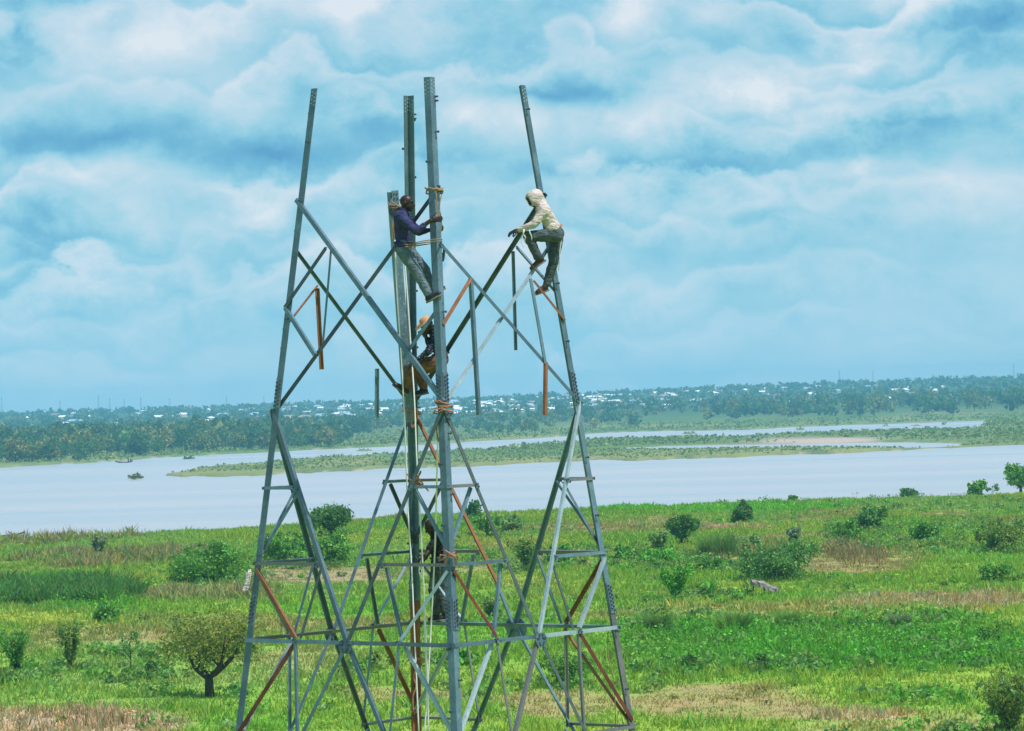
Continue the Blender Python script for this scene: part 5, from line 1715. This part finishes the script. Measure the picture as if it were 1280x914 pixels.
def build_far():
    rng = np.random.default_rng(21)
    cols = [(.050, .130, .038), (.080, .170, .046), (.165, .200, .052), (.055, .130, .055), (.210, .210, .066), (.036, .090, .042)]
    scrub = [(.24, .34, .095), (.30, .35, .12), (.18, .29, .08), (.36, .36, .16), (.12, .21, .06), (.27, .32, .095)]
    protos = []
    trunk = tubes_mesh('trunk', [([Vector((0, 0, -.5)), Vector((.1, 0, 3.0)), Vector((-.1, 0, 6.0))], [.2, .16, .1])], BARK, 5)
    for i in range(10):
        V, Q, C = far_crown(300 + i, 10.0, 11.0, 620, cols[i % 6])
        protos.append(np_mesh('crown', V, Q, None, (LEAF,), C))

    def ftree(x, y, s, name, label, group, i=None):
        z = height1(x, y)
        me = protos[int(rng.integers(10)) if i is None else i]
        T = bpy.data.objects.new(name, None); T.location = (x, y, z); link(T)
        tag(T, label, 'tree', group)
        for nm, m_ in (('crown', me), ('trunk', trunk)):
            o = bpy.data.objects.new(nm, m_); o.parent = T; COL.objects.link(o)
        T.scale = (s * rng.uniform(.85, 1.2), s * rng.uniform(.85, 1.2), s * rng.uniform(.8, 1.15))
        T.rotation_euler = (0, 0, rng.uniform(0, 6.28))

    # the wood on the far left bank: individual trees, front rows
    cnt = 0
    HUE = ('deep green', 'mid green', 'olive', 'blue-green', 'yellowish', 'dark')
    for row, (y0, y1, n, pxa, pxb, s0, s1) in zip(('front', 'second', 'third', 'rear'), ((1540, 1680, 46, -70, 400, .75, 1.05), (1680, 1850, 48, -70, 380, .95, 1.3), (1850, 2100, 52, -70, 360, 1.1, 1.5), (2100, 2350, 44, -70, 470, 1.0, 1.4))):
        for _ in range(n):
            px = rng.uniform(pxa, pxb); d = px_dir(px, 540); y = rng.uniform(y0, y1) + (px - 100) * .9
            x = d.x / d.y * y
            if y < np.interp(x / y, FS_U, FS_Y) + 50: y = float(np.interp(x / y, FS_U, FS_Y)) + rng.uniform(50, 110); x = d.x / d.y * y
            i = int(rng.integers(10))
            ftree(x, y, rng.uniform(s0, s1), 'wood_tree', '%s rounded tree in the %s row of the wood on the far left bank' % (HUE[i % 6], row), 'trees of the wood on the far left bank', i)
    # scattered trees on the far flats
    nth = {}
    for (px, py, s) in sorted(((460, 541, .9), (478, 540, .8), (500, 538, 1.0), (560, 537, .8), (612, 541, 1.0), (625, 541, 1.1), (640, 541, 1.0), (655, 541, .9), (668, 540, .8), (540, 545, .6), (585, 543, .6), (716, 527, 1.2), (735, 529, 1.1), (760, 527, 1.3),
                          (775, 526, 1.1), (700, 526, 1.2), (680, 524, 1.2), (815, 523, 1.3), (840, 524, 1.2), (845, 518, 1.3), (880, 518, 1.0), (900, 517, 1.0), (930, 523, .9), (946, 523, .9), (968, 521, .8), (980, 519, 1.0), (1078, 523, 1.2),
                          (1096, 519, 1.1), (430, 540, 1.0), (442, 541, .9), (415, 543, 1.0), (236, 571, .7), (70, 573, .6), (100, 575, .5), (1240, 515, 1.0), (1262, 514, 1.1))):
        p = at_z(px, py, -4.0)
        x, y = p.x, min(p.y, 3300.0); x = p.x / p.y * y
        for lim, lab, grp in ((300, 'small tree at the water edge before the far left wood', 'trees at the far left water edge'), (505, 'tree at the right end of the far left wood', 'trees at the end of the far left wood'),
                              (590, 'small tree on the far flats just left of the front leg', 'small trees on the flats behind the tower'), (672, 'dark tree in the short row right of the front leg', 'row of dark trees on the flats'),
                              (780, 'tree at the town edge behind the tower right leg', 'trees at the town edge behind the tower'), (990, 'tree at the town edge right of the tower', 'trees at the town edge right of the tower'), (2000, 'single tree before the belt at the far right bank', 'single trees before the right belt')):
            if px < lim: break
        k = nth[grp] = nth.get(grp, -1) + 1
        ftree(x, y, s * (.75 if y < 2500 else 1.0), 'flats_tree', '%s, %s from the left' % (lab, NTH[k]), grp)
    # taller belt on the right below the skyline
    for _ in range(46):
        px = rng.uniform(905, 1345); d = px_dir(px, 510); y = rng.uniform(2750, 3350) - (px - 900) * .5; x = d.x / d.y * y
        i = int(rng.integers(10))
        ftree(x, y, rng.uniform(1.0, 1.55), 'belt_tree', 'tall %s tree in the %s part of the belt below the right skyline' % (HUE[i % 6], 'left' if px < 1050 else 'middle' if px < 1170 else 'right'), 'trees of the belt on the far right bank', i)

    # the rest of the wood, the scrub of the flats and the trees between the houses: one mass each
    def mass(name, label, cat, spots, per, size, flat=1.0, pal=None):
        Vs, Cs = [], []
        n = len(spots)
        x, y, s = spots[:, 0], spots[:, 1], spots[:, 2]
        z = height(x, y)
        ci = np.array(pal or cols)[rng.integers(0, 6, n)] * rng.uniform(.7, 1.3, n)[:, None]
        pos = rng.normal(size=(n, per, 3)); pos /= np.linalg.norm(pos, axis=2)[:, :, None]
        pos = pos * (rng.random((n, per, 1)) ** .4)
        pos = pos * np.array([.62, .62, .46 * flat]) * s[:, None, None]
        pos[:, :, 2] += (.48 * flat * s)[:, None]
        pos = pos + np.stack([x, y, z], 1)[:, None, :]
        pos = pos.reshape(-1, 3)
        m = len(pos)
        out = rng.normal(size=(m, 3)); out /= np.linalg.norm(out, axis=1)[:, None]
        sd = np.cross(out, rng.normal(size=(m, 3))); sd /= np.linalg.norm(sd, axis=1)[:, None]
        ss = (np.repeat(s, per) * size * rng.uniform(.6, 1.4, m))[:, None]
        V = np.stack([pos - out * ss, pos + sd * ss * .7, pos + out * ss, pos - sd * ss * .7], 1).reshape(-1, 3)
        C = np.repeat(np.repeat(ci, per, 0) * rng.uniform(.65, 1.4, m)[:, None], 4, 0)
        o = obj(name, np_mesh(name, V, np.arange(m * 4).reshape(-1, 4), None, (LEAF,), C))
        tag(o, label, cat, kind='stuff')

    def scatter(n, pxa, pxb, y0, y1, s0, s1, pw=1.0):
        px = rng.uniform(pxa, pxb, n); y = y0 + (y1 - y0) * rng.random(n) ** pw
        u = np.array([px_dir(a, 520).x / px_dir(a, 520).y for a in px])
        return np.stack([u * y, y, rng.uniform(s0, s1, n)], 1)

    sp = np.concatenate([scatter(420, -180, 430, 1750, 2700, 7, 13), scatter(90, 380, 800, 2500, 3000, 4, 9), scatter(130, 880, 1460, 2700, 3500, 6, 12)])
    mass('distant_wood', 'mass of rounded trees filling the wood behind the far bank', 'wood', sp, 60, .16)
    sp = np.concatenate([scatter(3000, -200, 1480, 3000, 5800, 4, 8.5), scatter(700, -200, 1480, 5300, 5900, 6, 11)])
    mass('town_trees', 'countless small trees between the houses of the far town', 'trees', sp, 16, .26)
    # scrub: far flats and island
    a = scatter(12000, -200, 1480, 1500, 2650, .5, 1.9)
    b = scatter(17000, 190, 1480, 1180, 2100, .35, .95)
    sp = np.concatenate([a, b])
    zz = height(sp[:, 0], sp[:, 1])
    sp = sp[zz > WATER_Z + .4]
    px, py = to_px(sp[:, 0], sp[:, 1], np.full(len(sp), WATER_Z))
    sandy = np.exp(-(((px - 1040) / 120) ** 2 + ((py - 552) / 4.5) ** 2))
    sp = sp[rng.random(len(sp)) > sandy * 1.2]
    mass('riverside_scrub', 'low scrub and reeds on the islands and far flats', 'scrub', sp, 9, .36, .7, scrub)

    # houses of the far town
    def house_mesh(w, d, h, rh, roof, hip):
        o = .5
        V = [(-w, -d, -1.5), (w, -d, -1.5), (w, d, -1.5), (-w, d, -1.5), (-w, -d, h), (w, -d, h), (w, d, h), (-w, d, h)]
        k = w * (.55 if hip else 1.0)
        V += [(-w - o, -d - o, h), (w + o, -d - o, h), (w + o, d + o, h), (-w - o, d + o, h), (-k - (0 if hip else o), 0, h + rh), (k + (0 if hip else o), 0, h + rh)]
        Q = [(0, 1, 5, 4), (1, 2, 6, 5), (2, 3, 7, 6), (3, 0, 4, 7), (8, 9, 13, 12), (10, 11, 12, 13)]
        Tt = [(9, 10, 13), (11, 8, 12)]
        # window and door openings as recessed dark panes are below a pixel here
        return np_mesh('house', V, Q, Tt, (WALL_PALE, roof), midx=[0, 0, 0, 0, 1, 1, 1, 1])
    kinds = []
    for roof, word in ((ROOF_WHITE, 'white'), (ROOF_BLUE, 'pale blue'), (ROOF_RUST, 'rust-brown')):
        kinds.append([house_mesh(6.5, 4.5, 3.4, 2.4, roof, False), house_mesh(9, 5, 3.6, 2.6, roof, True), house_mesh(5, 4, 3.2, 1.8, roof, False)])
    words_ = ('white', 'pale blue', 'rust-brown')
    for i in range(298):
        k = int(rng.choice(3, p=[.60, .28, .12]))
        if i < 190: px = rng.normal(640, 190)
        else: px = rng.uniform(20, 1240)
        y = 3450 + 2000 * rng.random() ** 1.1
        d = px_dir(px, 505); x = d.x / d.y * y
        o = bpy.data.objects.new('house', kinds[k][int(rng.integers(3))])
        o.location = (x, y, height1(x, y)); o.rotation_euler = (0, 0, rng.choice([0, 1.57, .4, -.4, .9]) + rng.normal(0, .12))
        s = rng.uniform(.55, .9); o.scale = (s, s, s * rng.uniform(.9, 1.2))
        link(o)
        tag(o, 'tiny far house with a %s sheet-metal roof in the town across the river' % words_[k], 'house', 'far houses with %s roofs' % words_[k])
    # radio masts on the skyline
    for i, (px, hpx) in enumerate(sorted(((2, 20), (75, 11), (123, 18), (137, 12), (155, 10), (176, 12), (212, 9), (283, 9), (1050, 13), (1092, 9), (1268, 14), (330, 8)))):
        d = px_dir(px, 500); y = 5200 + 60 * i; x = d.x / d.y * y; z = height1(x, y)
        h = (hpx * .75 + 10) * y / FPX
        ch = []
        for sx, sy in ((-1, -1), (1, -1), (0, 1)):
            ch.append(([Vector((sx * 1.6, sy * 1.3, -1)), Vector((sx * .35, sy * .3, h))], [.22, .18]))
        for k in range(9):
            t0, t1 = k / 9, (k + 1) / 9
            f = lambda s, t: Vector((s * (1.6 - 1.25 * t), -1.3 + t, h * t))
            ch.append(([f(-1, t0), f(1, t1)], [.11, .11]))
        o = obj('radio_mast', tubes_mesh('radio_mast', ch, STEEL_GREY, 4), None, (x, y, z))
        tag(o, 'thin faint radio mast on the hazy skyline, %s from the left' % NTH[i], 'mast', 'radio masts on the skyline')

    # canoe with two standing figures' poles near the far left shore
    p = at_z(155, 578.5, WATER_Z)
    V, Q = [], []
    n = 13
    for i in range(n):
        t = i / (n - 1) * 2 - 1
        w_ = .62 * (1 - abs(t) ** 2.4) + .03; sh = .55 * t * t
        for (a, b_) in ((-1, .35), (-.7, -.05), (0, -.2), (.7, -.05), (1, .35)):
            V.append((t * 3.6, a * w_, b_ + sh))
    for i in range(n - 1):
        for j in range(4): Q.append((i * 5 + j, i * 5 + j + 1, i * 5 + j + 6, i * 5 + j + 5))
    T = empty('canoe', (p.x, p.y, WATER_Z + .05)); tag(T, 'small dark canoe on the water by the far left bank', 'canoe')
    o = obj('hull', np_mesh('hull', V, Q, None, (CANOE,), smooth=True), T)
    md = o.modifiers.new('thickness', 'SOLIDIFY'); md.thickness = .08
    for sx in (-1.2, .8):
        bm = bmesh.new(); add_box(bm, Vector((sx, 0, .28)), Vector((1, 0, 0)), Vector((0, 1, 0)), Vector((0, 0, 1)), .25, 1.05, .05)
        obj('thwart', bm_mesh('thwart', bm, (CANOE,)), T)
    for k, (px, py) in enumerate(((160.5, 577.5), (163.5, 577.8))):
        q = at_z(px, py, WATER_Z)
        b = Vector((q.x, q.y, WATER_Z - .3))
        pr = []
        for e in (-1, 1):
            pr += [capsule(b + Vector((e * .1, 0, 0)), b + Vector((e * .1, 0, .85)), .09, .12), capsule(b + Vector((e * .22, 0, 1.4)), b + Vector((e * .28, -.15, 1.0)), .07, .05), capsule(b + Vector((e * .28, -.15, 1.0)), b + Vector((e * .18, -.38, .9)), .05, .04)]
        pr += [capsule(b + Vector((0, 0, .85)), b + Vector((0, 0, 1.35)), .18, .2), capsule(b + Vector((-.2, 0, 1.4)), b + Vector((.2, 0, 1.4)), .08, .08), capsule(b + Vector((0, 0, 1.4)), b + Vector((0, 0, 1.6)), .06, .06), ellipsoid(b + Vector((0, 0, 1.72)), Vector((.1, 0, 0)), Vector((0, .11, 0)), Vector((0, 0, .13)))]
        T = empty('person', b); tag(T, ('far person wading beside the canoe, the nearer to it', 'far person wading beside the canoe, the farther from it')[k], 'person', 'people wading by the far left bank')
        fuse('body', pr, BLACK_CLOTH if k else SKIN, T, .04, 1, 0, 9, b)

    # driftwood branch by the near left bank
    ch = [(spline([at_z(-12, 671, WATER_Z + .3), at_z(8, 669.5, WATER_Z + .4), at_z(22, 668, WATER_Z + .8), at_z(31, 665, WATER_Z + 1.3)], 5), .16), (spline([at_z(20, 668, WATER_Z + .6), at_z(14, 666.5, WATER_Z + 1.2), at_z(10, 664.5, WATER_Z + 1.6)], 4), .07)]
    o = obj('driftwood', tubes_mesh('driftwood', ch, DRIFTWOOD, 6)); tag(o, 'dark driftwood branch lying in the water at the left bank', 'driftwood')
    # bush on the islet
    V, Q, C = far_crown(77, 2.0, 6.0, 420, (.22, .19, .08))
    p = at_z(168, 598, -4.6)
    T = empty('islet_bush', (p.x, p.y, -5.0)); tag(T, 'low brown-green bush on the tiny islet in the river', 'bush')
    obj('crown', np_mesh('crown', V, Q, None, (LEAF,), C), T)
    obj('trunk', tubes_mesh('trunk', [([Vector((0, 0, -.3)), Vector((0, 0, 1.6))], [.2, .1])], BARK, 5), T)


build_far()


# ------------------------------------------------------------------ haze
def build_haze():
    V = [(x, y, z) for x in (-8900, 8900) for y in (-300, 6750) for z in (-11.0, 60.0)]
    Q = [(0, 1, 3, 2), (4, 6, 7, 5), (0, 4, 5, 1), (2, 3, 7, 6), (0, 2, 6, 4), (1, 5, 7, 3)]
    m = bpy.data.materials.new('haze_air'); m.use_nodes = True; m.node_tree.nodes.clear()
    g = NT(m.node_tree)
    out = g.node('ShaderNodeOutputMaterial')
    v = g.node('ShaderNodeVolumePrincipled')
    v.inputs['Color'].default_value = (.25, .69, 1.0, 1)
    v.inputs['Density'].default_value = 1.3e-4
    v.inputs['Anisotropy'].default_value = -0.35
    g.l.new(v.outputs[0], out.inputs['Volume'])
    o = obj('haze', np_mesh('haze', V, Q, None, (m,)))
    tag(o, 'pale blue haze lying over the river plain', 'haze', kind='stuff')


build_haze()
